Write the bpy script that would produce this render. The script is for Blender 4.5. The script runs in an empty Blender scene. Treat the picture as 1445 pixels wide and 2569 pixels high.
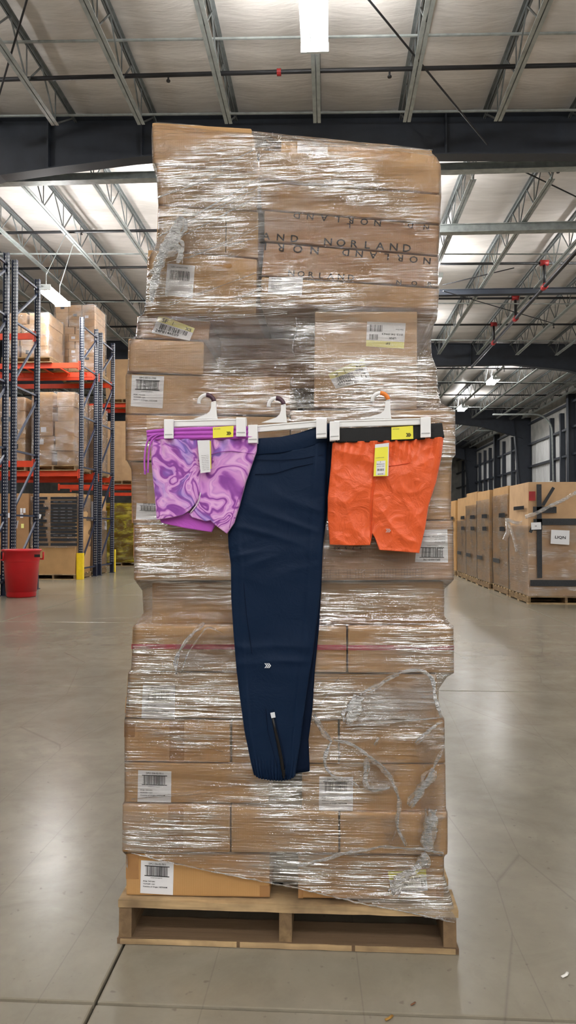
import bpy, bmesh, math, random
from mathutils import Vector, Matrix, noise as mnoise
random.seed(7)
S = bpy.context.scene
C = S.collection

# ------------------------------------------------------------------ camera
CAMZ, FPX, W, H = 1.25, 1800.0, 1445.0, 2569.0
YAW, PITCH = math.radians(3.16), math.radians(1.13)
cam = bpy.data.objects.new('camera', bpy.data.cameras.new('camera'))
C.objects.link(cam)
cam.location = (0, 0, CAMZ)
cam.rotation_euler = (math.pi/2 + PITCH, 0, YAW)
cam.data.sensor_fit = 'HORIZONTAL'
cam.data.sensor_width = 36.0
cam.data.lens = 36.0*FPX/W
cam.data.clip_end = 300
S.camera = cam
CR = (Matrix.Rotation(YAW, 3, 'Z') @ Matrix.Rotation(math.pi/2 + PITCH, 3, 'X'))

# ------------------------------------------------------------------ world, exposure
world = bpy.data.worlds.new('world'); S.world = world
world.use_nodes = True
world.node_tree.nodes['Background'].inputs[0].default_value = (0.75, 0.85, 1.0, 1)
world.node_tree.nodes['Background'].inputs[1].default_value = 0.6
S.view_settings.view_transform = 'Standard'
S.view_settings.look = 'None'
S.view_settings.gamma = 1.0
S.view_settings.use_curve_mapping = False
S.view_settings.exposure = 0.68
LAMP = 80.0            # radiance of the high-bay tubes

# ------------------------------------------------------------------ pixel -> ray
def ray(px, py):
    return CR @ Vector(((px - W/2)/FPX, -(py - H/2)/FPX, -1.0))
def P(px, py, Y):
    d = ray(px, py); t = Y/d.y
    return Vector((d.x*t, Y, CAMZ + d.z*t))
def PZ(px, py, z):
    d = ray(px, py); t = (z - CAMZ)/d.z
    return Vector((d.x*t, d.y*t, z))

# ------------------------------------------------------------------ mesh helpers
class MB:
    def __init__(s): s.v = []; s.f = []
    def quad(s, a, b, c, d):
        n = len(s.v); s.v += [Vector(a), Vector(b), Vector(c), Vector(d)]; s.f.append((n, n+1, n+2, n+3))
    def poly(s, pts):
        n = len(s.v); s.v += [Vector(p) for p in pts]; s.f.append(tuple(range(n, n+len(pts))))
    def hexa(s, q, r):          # q: front TL TR BR BL seen from -Y ; r: the same four at the back
        n = len(s.v); s.v += [Vector(p) for p in q] + [Vector(p) for p in r]
        s.f += [(n, n+3, n+2, n+1), (n+4, n+5, n+6, n+7), (n, n+1, n+5, n+4), (n+1, n+2, n+6, n+5), (n+2, n+3, n+7, n+6), (n+3, n, n+4, n+7)]
    def box(s, x0, x1, y0, y1, z0, z1):
        q = [(x0, y0, z1), (x1, y0, z1), (x1, y0, z0), (x0, y0, z0)]
        s.hexa(q, [(p[0], y1, p[2]) for p in q])
    def bar(s, a, b, w, h=None, up=(0, 0, 1)):
        a, b = Vector(a), Vector(b); h = h or w; d = (b - a).normalized()
        u = Vector(up)
        if abs(d.dot(u)) > .95: u = Vector((1, 0, 0))
        x = d.cross(u).normalized(); z = x.cross(d).normalized()
        n = len(s.v)
        for p in (a, b):
            for sx, sz in ((-1, -1), (1, -1), (1, 1), (-1, 1)):
                s.v.append(p + x*sx*w/2 + z*sz*h/2)
        s.f += [(n, n+1, n+2, n+3), (n+7, n+6, n+5, n+4)] + [(n+i, n+4+i, n+4+(i+1) % 4, n+(i+1) % 4) for i in range(4)]
    def tube(s, pts, r, n=8, flat=1.0, ref=(0, 1, 0), cap=True):
        pts = [Vector(p) for p in pts]; N = len(pts)
        rs = r if isinstance(r, (list, tuple)) else [r]*N
        b0 = len(s.v)
        for i, p in enumerate(pts):
            t = (pts[min(i+1, N-1)] - pts[max(i-1, 0)]).normalized()
            u = Vector(ref)
            if abs(t.dot(u)) > .95: u = Vector((1, 0, 0))
            sd = t.cross(u).normalized(); up = sd.cross(t).normalized()
            for k in range(n):
                a = 2*math.pi*k/n
                s.v.append(p + sd*rs[i]*math.cos(a) + up*rs[i]*flat*math.sin(a))
        for i in range(N-1):
            for k in range(n):
                s.f.append((b0+i*n+k, b0+i*n+(k+1) % n, b0+(i+1)*n+(k+1) % n, b0+(i+1)*n+k))
        if cap:
            s.f.append(tuple(b0+k for k in reversed(range(n)))); s.f.append(tuple(b0+(N-1)*n+k for k in range(n)))
    def lathe(s, prof, c, n=28):
        b0 = len(s.v)
        for r, z in prof:
            for k in range(n):
                a = 2*math.pi*k/n
                s.v.append(Vector((c[0]+r*math.cos(a), c[1]+r*math.sin(a), c[2]+z)))
        for i in range(len(prof)-1):
            for k in range(n):
                s.f.append((b0+i*n+k, b0+i*n+(k+1) % n, b0+(i+1)*n+(k+1) % n, b0+(i+1)*n+k))
    def grid(s, rows):
        b0 = len(s.v); nu = len(rows[0])
        for r in rows: s.v += r
        for j in range(len(rows)-1):
            for i in range(nu-1):
                a = b0+j*nu+i
                s.f.append((a, a+nu, a+nu+1, a+1))
    def add(s, o):
        n = len(s.v); s.v += o.v; s.f += [tuple(i+n for i in f) for f in o.f]

def wloc(o):
    v = Vector((0, 0, 0))
    while o is not None: v = v + o.location; o = o.parent
    return v
def build(name, m, mat, parent=None, smooth=False, bevel=0.0, label=None, cat=None, group=None, kind=None, fix=False):
    if parent is not None: off = wloc(parent)
    else:
        xs = [v.x for v in m.v]; ys = [v.y for v in m.v]; zs = [v.z for v in m.v]
        off = Vector(((min(xs)+max(xs))/2, (min(ys)+max(ys))/2, min(zs)))
    me = bpy.data.meshes.new(name)
    me.from_pydata([tuple(v-off) for v in m.v], [], m.f)
    if bevel or fix:
        bm = bmesh.new(); bm.from_mesh(me)
        bmesh.ops.recalc_face_normals(bm, faces=bm.faces)
        if bevel: bmesh.ops.bevel(bm, geom=list(bm.edges), offset=bevel, segments=2, affect='EDGES', profile=.6, clamp_overlap=True)
        bm.to_mesh(me); bm.free()
    me.materials.append(mat)
    if smooth:
        for p in me.polygons: p.use_smooth = True
    o = bpy.data.objects.new(name, me); C.objects.link(o)
    if parent is not None: o.parent = parent
    else: o.location = off
    return tag(o, label, cat, group, kind)
def tag(o, label=None, cat=None, group=None, kind=None):
    if label: o['label'] = label
    if cat: o['category'] = cat
    if group: o['group'] = group
    if kind: o['kind'] = kind
    return o
def empty(name, loc, label=None, cat=None, group=None, kind=None):
    o = bpy.data.objects.new(name, None); C.objects.link(o); o.location = loc
    o.empty_display_size = .1
    return tag(o, label, cat, group, kind)
def inst(name, me, parent, loc=(0, 0, 0), rot=None, kind=None):
    o = bpy.data.objects.new(name, me); C.objects.link(o); o.parent = parent; o.location = loc
    if rot: o.rotation_euler = rot
    if kind: o['kind'] = kind
    return o
def copy_tree(o, parent=None):
    c = o.copy(); C.objects.link(c); c.parent = parent
    for ch in list(o.children): copy_tree(ch, c)
    return c
ORD = ['first', 'second', 'third', 'fourth', 'fifth', 'sixth', 'seventh', 'eighth', 'ninth', 'tenth', 'eleventh', 'twelfth',
       'thirteenth', 'fourteenth', 'fifteenth', 'sixteenth', 'seventeenth', 'eighteenth', 'nineteenth', 'twentieth']

# ------------------------------------------------------------------ materials
def lin(c):
    return tuple(((x/255/12.92) if x/255 <= .04045 else ((x/255+.055)/1.055)**2.4) for x in c) + (1.0,)
class NT:
    def __init__(s, name):
        s.m = bpy.data.materials.new(name); s.m.use_nodes = True
        s.t = s.m.node_tree; s.t.nodes.clear()
        s.out = s.n('ShaderNodeOutputMaterial')
    def n(s, typ, ins=None, **kw):
        o = s.t.nodes.new(typ)
        for k, v in kw.items(): setattr(o, k, v)
        for k, v in (ins or {}).items():
            if isinstance(v, bpy.types.NodeSocket): s.t.links.new(v, o.inputs[k])
            else: o.inputs[k].default_value = v
        return o
    def coords(s, scale=(1, 1, 1), rot=(0, 0, 0), src='Object', loc=(0, 0, 0)):
        tc = s.n('ShaderNodeTexCoord')
        return s.n('ShaderNodeMapping', {'Vector': tc.outputs[src], 'Scale': scale, 'Rotation': rot, 'Location': loc}).outputs[0]
    def noise(s, vec, scale=5, detail=3, rough=.5, dist=0):
        return s.n('ShaderNodeTexNoise', {'Vector': vec, 'Scale': scale, 'Detail': detail, 'Roughness': rough, 'Distortion': dist})
    def ramp(s, fac, stops, interp='LINEAR'):
        r = s.n('ShaderNodeValToRGB', {'Fac': fac}); e = r.color_ramp; e.interpolation = interp
        while len(e.elements) < len(stops): e.elements.new(.5)
        for el, (p, c) in zip(e.elements, stops): el.position = p; el.color = c
        return r.outputs[0]
    def mix(s, fac, a, b, mode='MIX'):
        o = s.n('ShaderNodeMix', data_type='RGBA', blend_type=mode)
        for k, v in ((0, fac), (6, a), (7, b)):
            if isinstance(v, bpy.types.NodeSocket): s.t.links.new(v, o.inputs[k])
            else: o.inputs[k].default_value = v
        return o.outputs[2]
    def math(s, op, a, b=0.0, clamp=False):
        o = s.n('ShaderNodeMath', operation=op, use_clamp=clamp)
        for k, v in ((0, a), (1, b)):
            if isinstance(v, bpy.types.NodeSocket): s.t.links.new(v, o.inputs[k])
            else: o.inputs[k].default_value = v
        return o.outputs[0]
    def bump(s, h, strength=.3, dist=.01):
        return s.n('ShaderNodeBump', {'Height': h, 'Strength': strength, 'Distance': dist}).outputs[0]
    def pbr(s, col, rough=.5, metal=0.0, normal=None, spec=.5, **extra):
        i = {'Base Color': col, 'Roughness': rough, 'Metallic': metal, 'Specular IOR Level': spec}
        if normal is not None: i['Normal'] = normal
        i.update(extra)
        b = s.n('ShaderNodeBsdfPrincipled', i)
        s.t.links.new(b.outputs[0], s.out.inputs[0]); return b
    def done(s, sh=None):
        if sh is not None: s.t.links.new(sh, s.out.inputs[0])
        return s.m

def simple(name, rgb, rough=.5, metal=0.0, var=.08, scale=14, bump=0.0, spec=.5):
    t = NT(name); v = t.coords()
    nz = t.noise(v, scale, 4).outputs['Fac']
    c = lin(rgb)
    lo = tuple(x*(1-var*2) for x in c[:3]) + (1,); hi = tuple(min(1, x*(1+var*2)) for x in c[:3]) + (1,)
    col = t.ramp(nz, [(.25, lo), (.75, hi)])
    t.pbr(col, rough, metal, t.bump(nz, bump, .01) if bump else None, spec)
    return t.done()
def flat(name, rgb, rough=.6, spec=.3):
    t = NT(name); t.pbr(lin(rgb), rough, 0, None, spec); return t.done()
def emit(name, rgb, st):
    t = NT(name); e = t.n('ShaderNodeEmission', {'Color': lin(rgb), 'Strength': st}); return t.done(e.outputs[0])

def cardboard(name, rgb, dark=.82):
    t = NT(name); v = t.coords()
    big = t.noise(v, 5, 3).outputs['Fac']
    fl = t.n('ShaderNodeTexWave', {'Vector': t.coords((1, 1, 1)), 'Scale': 46.0, 'Distortion': .6, 'Detail': 1.0}, wave_type='BANDS', bands_direction='X').outputs['Fac']
    fib = t.noise(t.coords((60, 60, 260)), 1.0, 3).outputs['Fac']
    oi = t.n('ShaderNodeObjectInfo').outputs['Random']
    c = lin(rgb); d = tuple(x*dark for x in c[:3]) + (1,)
    col = t.mix(t.ramp(big, [(.3, (0, 0, 0, 1)), (.75, (1, 1, 1, 1))]), d, c)
    col = t.mix(t.math('MULTIPLY', fib, .22), col, tuple(x*.6 for x in c[:3]) + (1,))
    col = t.mix(t.math('MULTIPLY', oi, .28), col, lin((150, 112, 74)))
    h = t.math('ADD', t.math('MULTIPLY', fl, .25), big)
    t.pbr(col, .72, 0, t.bump(h, .12, .004), .25)
    return t.done()

PLOC = (-5.3, 1.7, 4.0)
def film(name, haze=.06, gloss=.10, tint=(255, 255, 255), sx=1.0, rough=.10, bump=1.0, crinkle=.25):
    t = NT(name)
    a = t.noise(t.coords((2.6*sx, 2.6*sx, 62), (0, math.radians(4), 0)), 1, 3, .55, .4).outputs['Fac']
    b = t.noise(t.coords((10*sx, 10*sx, 190), (0, math.radians(-5), 0)), 1, 2, .6, .3).outputs['Fac']
    c = t.noise(t.coords((24, 24, 46)), 1, 3, .6, 1.5).outputs['Fac']
    patch = t.noise(t.coords((2.6, 2.6, 5.5), loc=PLOC), 1, 3, .6).outputs['Fac']
    pm = t.ramp(patch, [(.45, (0, 0, 0, 1)), (.63, (1, 1, 1, 1))])
    h = t.math('ADD', t.math('MULTIPLY', a, 1.0), t.math('ADD', t.math('MULTIPLY', b, .42), t.math('MULTIPLY', c, crinkle)))
    nrm = t.bump(h, .8*bump, .0115)
    fr = t.n('ShaderNodeFresnel', {'IOR': 1.5, 'Normal': nrm}).outputs[0]
    st = t.ramp(b, [(.42, (0, 0, 0, 1)), (.62, (1, 1, 1, 1))])
    gf = t.math('ADD', t.math('MULTIPLY', fr, .8), t.math('MULTIPLY', t.math('MULTIPLY', t.math('ADD', pm, .07), t.math('ADD', st, .14)), gloss), clamp=True)
    veil = t.ramp(t.noise(t.coords((1.7, 1.7, 4.2), loc=(2.2, 5.0, 1.3)), 1, 4, .6, .6).outputs['Fac'], [(.50, (0, 0, 0, 1)), (.66, (1, 1, 1, 1))])
    sa = t.ramp(a, [(.38, (.35, .35, .35, 1)), (.62, (1, 1, 1, 1))])
    hz = t.math('ADD', haze*.12, t.math('ADD', t.math('MULTIPLY', t.math('MULTIPLY', veil, sa), haze*2.0), t.math('MULTIPLY', t.math('MULTIPLY', st, t.math('ADD', pm, .1)), haze*1.6)), clamp=True)
    tr = t.n('ShaderNodeBsdfTransparent', {'Color': lin(tint)})
    di = t.n('ShaderNodeBsdfDiffuse', {'Color': lin(tuple(min(x, 240) for x in tint)), 'Normal': nrm})
    tl = t.n('ShaderNodeBsdfTranslucent', {'Color': lin(tuple(min(x, 240) for x in tint)), 'Normal': nrm})
    dd = t.n('ShaderNodeMixShader', {0: .25, 1: di.outputs[0], 2: tl.outputs[0]})
    gl = t.n('ShaderNodeBsdfGlossy', {'Color': (1, 1, 1, 1), 'Roughness': rough, 'Normal': nrm})
    m1 = t.n('ShaderNodeMixShader', {0: hz, 1: tr.outputs[0], 2: dd.outputs[0]})
    m2 = t.n('ShaderNodeMixShader', {0: gf, 1: m1.outputs[0], 2: gl.outputs[0]})
    return t.done(m2.outputs[0])

M = {}
M['card'] = cardboard('cardboard', (194, 155, 107))
M['card_pale'] = cardboard('cardboard_pale', (208, 172, 132))
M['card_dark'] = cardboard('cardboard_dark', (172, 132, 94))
M['card_gold'] = cardboard('cardboard_gold', (196, 152, 98))
M['black_poly'] = simple('black_plastic_sheet', (34, 33, 34), .5, 0, .1)  # shade painted as near-black on filler blocks set deep in the stack's gaps
M['tape'] = simple('packing_tape', (160, 118, 74), .25, 0, .06)
M['red_tape'] = simple('red_tape', (176, 62, 74), .35, 0, .08)
M['paper'] = simple('label_paper', (228, 228, 230), .6, 0, .01)
M['yellow'] = simple('yellow_paper', (240, 232, 70), .5, 0, .01)
M['pale_yellow'] = simple('pale_yellow_paper', (236, 230, 140), .6, 0, .01)
M['ink'] = flat('ink', (24, 24, 26), .7)
M['ink_grey'] = flat('ink_grey', (95, 95, 98), .7)
M['ink_print'] = flat('ink_print', (40, 36, 34), .8)
M['film'] = film('stretch_film', .10, .75, rough=.12)
M['film_far'] = film('stretch_film_far', .10, .4, sx=.4, rough=.15)
M['film_yellow'] = film('yellow_film', .34, .25, (222, 206, 40), sx=.5)
M['film_bunch'] = film('bunched_film', .34, .3, rough=.18, bump=1.5, crinkle=.9)
M['film_sheet'] = film('loose_film_sheet', .15, .3, rough=.18, bump=1.4, crinkle=1.1)
M['white_plastic'] = flat('white_plastic', (240, 240, 240), .3, .5)
M['black_tape'] = simple('black_tape', (42, 44, 48), .3, 0, .2, 60)
M['dark_steel'] = simple('painted_dark_steel', (46, 51, 60), .5, 0, .08, 4)
M['galv'] = simple('galvanized_steel', (158, 164, 162), .42, .25, .12, 9)
M['joist_dark'] = simple('grey_joist_steel', (112, 116, 116), .5, .2, .12, 9)
M['pipe'] = simple('black_pipe', (30, 30, 33), .45, 0, .1)
M['red_fit'] = simple('red_fitting', (150, 30, 30), .45, 0, .1)
M['rack_blue'] = simple('rack_blue_steel', (30, 38, 60), .4, 0, .1, 5)
M['rack_orange'] = simple('rack_orange_steel', (226, 72, 36), .42, 0, .06, 5)
M['guard_yellow'] = simple('guard_yellow', (238, 204, 30), .4, 0, .04)
M['red_plastic'] = simple('red_plastic', (188, 18, 28), .38, 0, .05, 4)
M['lamp_tube'] = emit('lamp_tube', (252, 251, 250), LAMP)
M['lamp_body'] = simple('lamp_body', (214, 220, 218), .4, 0, .03)
M['hole'] = flat('post_hole', (208, 208, 205), .8)

def wood(name, rgb, ax):
    t = NT(name)
    sc = (2.2, 40, 40) if ax == 'X' else (40, 2.2, 40)
    g = t.noise(t.coords(sc), 1, 5, .6, .6).outputs['Fac']
    st = t.noise(t.coords((5, 5, 5)), 1, 4, .6).outputs['Fac']
    oi = t.n('ShaderNodeObjectInfo').outputs['Random']
    c = lin(rgb); d = tuple(x*.5 for x in c[:3]) + (1,)
    col = t.mix(t.ramp(g, [(.3, (0, 0, 0, 1)), (.7, (1, 1, 1, 1))]), d, c)
    col = t.mix(t.ramp(st, [(.44, (0, 0, 0, 1)), (.72, (.8, .8, .8, 1))]), col, lin((98, 80, 62)))
    col = t.mix(t.math('MULTIPLY', oi, .45), col, lin((120, 98, 76)))
    t.pbr(col, .8, 0, t.bump(g, .4, .004), .2)
    return t.done()
M['wood_x'] = wood('pallet_wood_crosswise', (222, 190, 142), 'X')
M['wood_old'] = wood('pallet_wood_aged', (104, 84, 62), 'X')  # bottom boards: shade inside the pallet painted in as a darker wood tone
M['wood_y'] = wood('pallet_wood_lengthwise', (150, 124, 90), 'Y')

def concrete():
    t = NT('polished_concrete'); v = t.coords(src='Object')
    oi = t.n('ShaderNodeObjectInfo')
    vv = t.n('ShaderNodeVectorMath', {0: v, 1: oi.outputs['Location']}, operation='ADD').outputs[0]
    a = t.noise(vv, .9, 5, .6, .5).outputs['Fac']
    b = t.noise(vv, 7, 5, .65).outputs['Fac']
    f = t.noise(vv, 90, 3, .6).outputs['Fac']
    base = t.mix(t.ramp(a, [(.3, (0, 0, 0, 1)), (.7, (1, 1, 1, 1))]), lin((120, 113, 98)), lin((148, 141, 125)))
    stn = t.noise(vv, 2.6, 6, .7, .8).outputs['Fac']
    base = t.mix(t.ramp(stn, [(.48, (0, 0, 0, 1)), (.75, (.6, .6, .6, 1))]), base, lin((108, 100, 84)))
    spk = t.noise(vv, 34, 2, .5).outputs['Fac']
    base = t.mix(t.ramp(spk, [(.68, (0, 0, 0, 1)), (.76, (.5, .5, .5, 1))]), base, lin((84, 78, 68)))
    base = t.mix(t.ramp(b, [(.2, (0, 0, 0, 1)), (.85, (.5, .5, .5, 1))]), base, lin((104, 97, 85)))
    base = t.mix(t.math('MULTIPLY', f, .12), base, lin((110, 104, 92)))
    sc = t.n('ShaderNodeTexVoronoi', {'Vector': t.n('ShaderNodeMapping', {'Vector': vv, 'Scale': (1.3, .18, 1), 'Rotation': (0, 0, .5)}).outputs[0], 'Scale': 2.0}, feature='DISTANCE_TO_EDGE', voronoi_dimensions='2D').outputs['Distance']
    base = t.mix(t.ramp(sc, [(.0, (.35, .35, .35, 1)), (.006, (0, 0, 0, 1))]), base, lin((88, 82, 74)))
    rg = t.n('ShaderNodeMapRange', {'Value': b, 'From Min': .3, 'From Max': .7, 'To Min': .16, 'To Max': .34}).outputs[0]
    t.pbr(base, .24, 0, t.bump(t.math('ADD', b, t.math('MULTIPLY', f, .3)), .05, .01), .5)
    return t.done()
M['concrete'] = concrete()
M['joint'] = simple('joint_filler', (70, 64, 56), .8, 0, .2, 20)

def vinyl():
    t = NT('roof_insulation_vinyl')
    a = t.noise(t.coords((.6, 2.6, 1)), 1, 4, .6, .6).outputs['Fac']
    b = t.noise(t.coords((1.5, 9, 1)), 1, 3, .6, .5).outputs['Fac']
    col = t.ramp(a, [(.3, lin((190, 184, 178))), (.7, lin((220, 214, 208)))])
    t.pbr(col, .38, 0, t.bump(t.math('ADD', a, t.math('MULTIPLY', b, .4)), .5, .05), .5)
    return t.done()
M['vinyl'] = vinyl()
def liner():
    t = NT('wall_liner')
    w = t.n('ShaderNodeTexWave', {'Vector': t.coords(), 'Scale': 1.2, 'Distortion': 0.0}, bands_direction='Y').outputs['Fac']
    a = t.noise(t.coords((1, 1, .4)), 1.5, 4).outputs['Fac']
    col = t.ramp(a, [(.3, lin((206, 206, 204))), (.7, lin((236, 236, 235)))])
    t.pbr(col, .45, 0, t.bump(w, .5, .03), .4)
    return t.done()
M['liner'] = liner()
M['grey_liner'] = simple('grey_insulation_sheet', (160, 158, 152), .4, 0, .15, 2)

# ================================================================== BUILDING
GY = [-3.0, 12.2, 27.4, 42.6, 57.8]          # girder lines
BAY = 15.2
SL = 0.0215
def roof_z(x): return 8.27 - SL*x
XL, XR = -26.0, 11.9
YN, YFAR = -18.0, 66.0

# floor: slabs with open joints
floor = empty('floor', (0, 0, 0), kind='structure')
m = MB(); m.box(XL, XR, YN, YFAR, -.12, -.018)
build('joint_bed', m, M['joint'], floor)
def slab(name, a):
    m = MB(); m.box(-a/2, a/2, -a/2, a/2, -.1, 0)
    o = build(name, m, M['concrete'], floor, bevel=.006); return o
SLB = 3.66; GAP = .007
s0 = slab('slab', SLB-GAP)
cx = [-0.61 + SLB*(k+.5) for k in range(-7, 4)]
cy = [1.875 + SLB*(k+.5) for k in range(-6, 18)]
first = True
for x in cx:
    for y in cy:
        if first: s0.location = (x, y, 0); first = False
        else: inst('slab', s0.data, floor, (x, y, 0))

# roof insulation between the joists
JS = 1.41; JX0 = -0.16
JXS = [JX0 + JS*k for k in range(-11, 9)]
ceil = empty('ceiling', (0, 0, 8.3), kind='structure')
ceil.rotation_euler = (0, math.atan(SL), 0)
ceil.rotation_euler = (0, 0, 0)
def vinyl_panel():
    rows = []
    for j in range(25):
        v = j/24; r = []
        for i in range(9):
            u = i/8
            sag = -.05*math.sin(math.pi*u) - .018*math.sin(v*math.pi*6)**2 + .01*mnoise.noise(Vector((u*3, v*14, 0)))
            r.append(Vector(((u-.5)*JS, (v-.5)*BAY, sag - SL*(u-.5)*JS)))
        rows.append(r)
    m = MB(); m.grid(rows); return m
pm_ = None
for b in range(-1, 4):
    y0 = -3.0 + BAY*b
    for k in range(-18, 9):
        x = JX0 + JS*(k+.5)
        z = roof_z(x) + .10 - 8.3
        if pm_ is None:
            o = build('insulation_panel', vinyl_panel(), M['vinyl'], None, smooth=True)
            o.parent = ceil; pm_ = o.data
            for v_ in pm_.vertices: pass
            o.location = (x, y0+BAY/2, z-.08)
        else: inst('insulation_panel', pm_, ceil, (x, y0+BAY/2, z-.08))
m = MB(); m.quad((XL-1, YN, roof_z(XL)+.3), (XR+.2, YN, roof_z(XR)+.3), (XR+.2, YFAR, roof_z(XR)+.3), (XL-1, YFAR, roof_z(XL)+.3))
build('roof_sheet', m, M['vinyl'], ceil)

# bar joists
JD = .64
def joist_meshes():
    L = BAY
    top = MB(); bot = MB(); web = MB()
    for s in (-1, 1):
        top.box(s*.028-.024 if s < 0 else .006, -.006 if s < 0 else .052, 0, L, -.05, 0) if False else None
    for s in (-1, 1):
        a, b = (.008, .06) if s > 0 else (-.06, -.008)
        top.box(a, b, 0, L, -.012, 0)
        c, d = (.008, .02) if s > 0 else (-.02, -.008)
        top.box(c, d, 0, L, -.06, -.012)
        bot.box(a, b, .95, L-.95, -JD, -JD+.012)
        bot.box(c, d, .95, L-.95, -JD+.012, -JD+.06)
    n = 12; y0 = .95; st = (L-1.9)/n
    web.bar((0, .1, -.03), (0, y0, -JD+.03), .022)
    web.bar((0, L-.1, -.03), (0, L-y0, -JD+.03), .022)
    for k in range(n):
        a = y0+k*st
        web.bar((0, a, -JD+.03), (0, a+st/2, -.03), .02)
        web.bar((0, a+st/2, -.03), (0, a+st, -JD+.03), .02)
        web.bar((0, a, -JD+.03), (0, a, -.03), .016)
    web.bar((0, L-y0, -JD+.03), (0, L-y0, -.03), .016)
    return top, bot, web
tm, bmh, wm = joist_meshes()
BAYN = ['bay behind the viewer', 'near roof bay over the pallet', 'second roof bay past the dark girder', 'third roof bay in the distance', 'farthest roof bay']
proto = None
for b in range(0, 4):
    y0 = GY[b]
    for i, x in enumerate(JXS):
        lab = 'grey steel bar joist, %s from the right wall in the %s roof bay' % (ORD[len(JXS)-1-i], ['near', 'second', 'third', 'farthest'][b])
        if proto is None:
            proto = empty('roof_joist', (0, 0, 0), lab, 'joist', 'steel roof joists')
            build('top_chord', tm, M['joist_dark'], proto); build('bottom_chord', bmh, M['galv'], proto); build('web_bars', wm, M['joist_dark'], proto)
            o = proto
        else:
            o = copy_tree(proto); o['label'] = lab
        o.location = (x, y0, roof_z(x))

# girders with welded flanges (bottom line read off the photograph for the near one)
def girder(Y, prof, label):
    r = empty('roof_girder', (prof[0][0], Y, prof[0][1]), label, 'girder', 'dark steel roof girders')
    web = MB(); fl = MB(); tf = MB()
    for (xa, za), (xb, zb) in zip(prof, prof[1:]):
        ta, tb = roof_z(xa)-.005, roof_z(xb)-.005
        q = [(xa, Y-.008, ta), (xb, Y-.008, tb), (xb, Y-.008, zb), (xa, Y-.008, za)]
        web.hexa(q, [(p[0], Y+.008, p[2]) for p in q])
        q = [(xa, Y-.13, za), (xb, Y-.13, zb), (xb, Y-.13, zb-.02), (xa, Y-.13, za-.02)]
        fl.hexa(q, [(p[0], Y+.13, p[2]) for p in q])
        q = [(xa, Y-.13, ta), (xb, Y-.13, tb), (xb, Y-.13, tb-.02), (xa, Y-.13, ta-.02)]
        tf.hexa(q, [(p[0], Y+.13, p[2]) for p in q])
    build('web_plate', web, M['dark_steel'], r); build('bottom_flange', fl, M['dark_steel'], r); build('top_flange', tf, M['dark_steel'], r)
    for xs in (-9.2, -4.85, -3.2, 2.0, 5.4):
        z0 = None
        for (xa, za), (xb, zb) in zip(prof, prof[1:]):
            if xa <= xs <= xb: z0 = za+(zb-za)*(xs-xa)/(xb-xa)
        if z0 is None: continue
        s = MB(); s.box(xs-.012, xs+.012, Y-.12, Y-.008, z0, roof_z(xs)-.02)
        build('stiffener_plate', s, M['dark_steel'], r)
    return r
def gp(px, py, Y): p = P(px, py, Y); return (p.x, p.z)
prof1 = [(-15.0, 7.0), (-9.0, 6.55), gp(0, 436, 12.07), gp(150, 415, 12.07), gp(330, 392, 12.07), gp(420, 384, 12.07), gp(1445, 382, 12.07), (8.5, 7.45), (11.5, 6.9)]
girder(12.2, prof1, 'dark steel roof girder crossing just above the top of the wrapped pallet')
gl = ['dark steel roof girder at mid distance beyond the first one', 'dark steel roof girder far back meeting the tapered wall column', 'farthest dark steel roof girder']
for Y, l in zip(GY[2:], gl):
    girder(Y, [(-15, 7.0), (-9, 6.6), (-5, 7.3), (7.0, 7.35), (9.0, 7.1), (11.4, 6.4)], l)
girder(-3.0, [(-15, 7.0), (-9, 6.6), (-5, 7.5), (7.0, 7.45), (11.5, 6.4)], 'dark steel roof girder behind the viewer')

# sprinkler branch pipes across the bays
py_lines = [(10.3, 155), (13.2, 411), (15.8, 563), (18.05, 657), (20.8, 744), (23.5, 810), (30, 0), (33, 0), (36, 0), (40, 0)]
pn = ['over the lamp in the near bay', 'just past the first girder', 'second past the first girder', 'third past the first girder', 'fourth past the first girder',
      'fifth past the first girder', 'first past the second girder', 'second past the second girder', 'third past the second girder', 'fourth past the second girder']
for (Y, _), l in zip(py_lines, pn):
    z = 7.86
    r = empty('sprinkler_pipe', (XL, Y, z), 'black sprinkler branch pipe under the roof, ' + l, 'pipe', 'sprinkler branch pipes')
    m = MB(); m.tube([(XL, Y, z+.2), (0, Y, z), (XR-.3, Y, z-.15)], .032, 10, ref=(0, 0, 1)); build('pipe_run', m, M['pipe'], r, smooth=True)
    for x in [-8.6, -5.55, -2.33, .9, 4.2, 7.3]:
        zz = z - .0165*x if x < 0 else z - .0127*x
        m = MB(); m.tube([(x, Y, zz-.03), (x, Y, zz-.10)], .014, 8); m.tube([(x, Y, zz-.10), (x, Y, zz-.12)], .03, 8)
        build('sprinkler_head', m, M['pipe'], r)
    if Y < 11:
        m = MB(); m.tube([(-.73, Y, z), (-.67, Y, z)], .05, 12, ref=(0, 0, 1)); build('coupling', m, M['red_fit'], r)
# bridging rods
for k, (Y, z) in enumerate([(9.97, 8.13), (11.7, 8.06), (16.8, 7.66), (20.5, 7.66), (24.5, 7.66), (31.5, 7.66), (38, 7.66)]):
    m = MB(); m.bar((XL, Y, z - SL*XL), (XR-.2, Y, z - SL*XR), .028, .028)
    build('bridging_rod', m, M['galv'], None, label='thin steel bridging rod across the joists, %s in the roof' % ORD[k], cat='rod', group='bridging rods')
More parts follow.
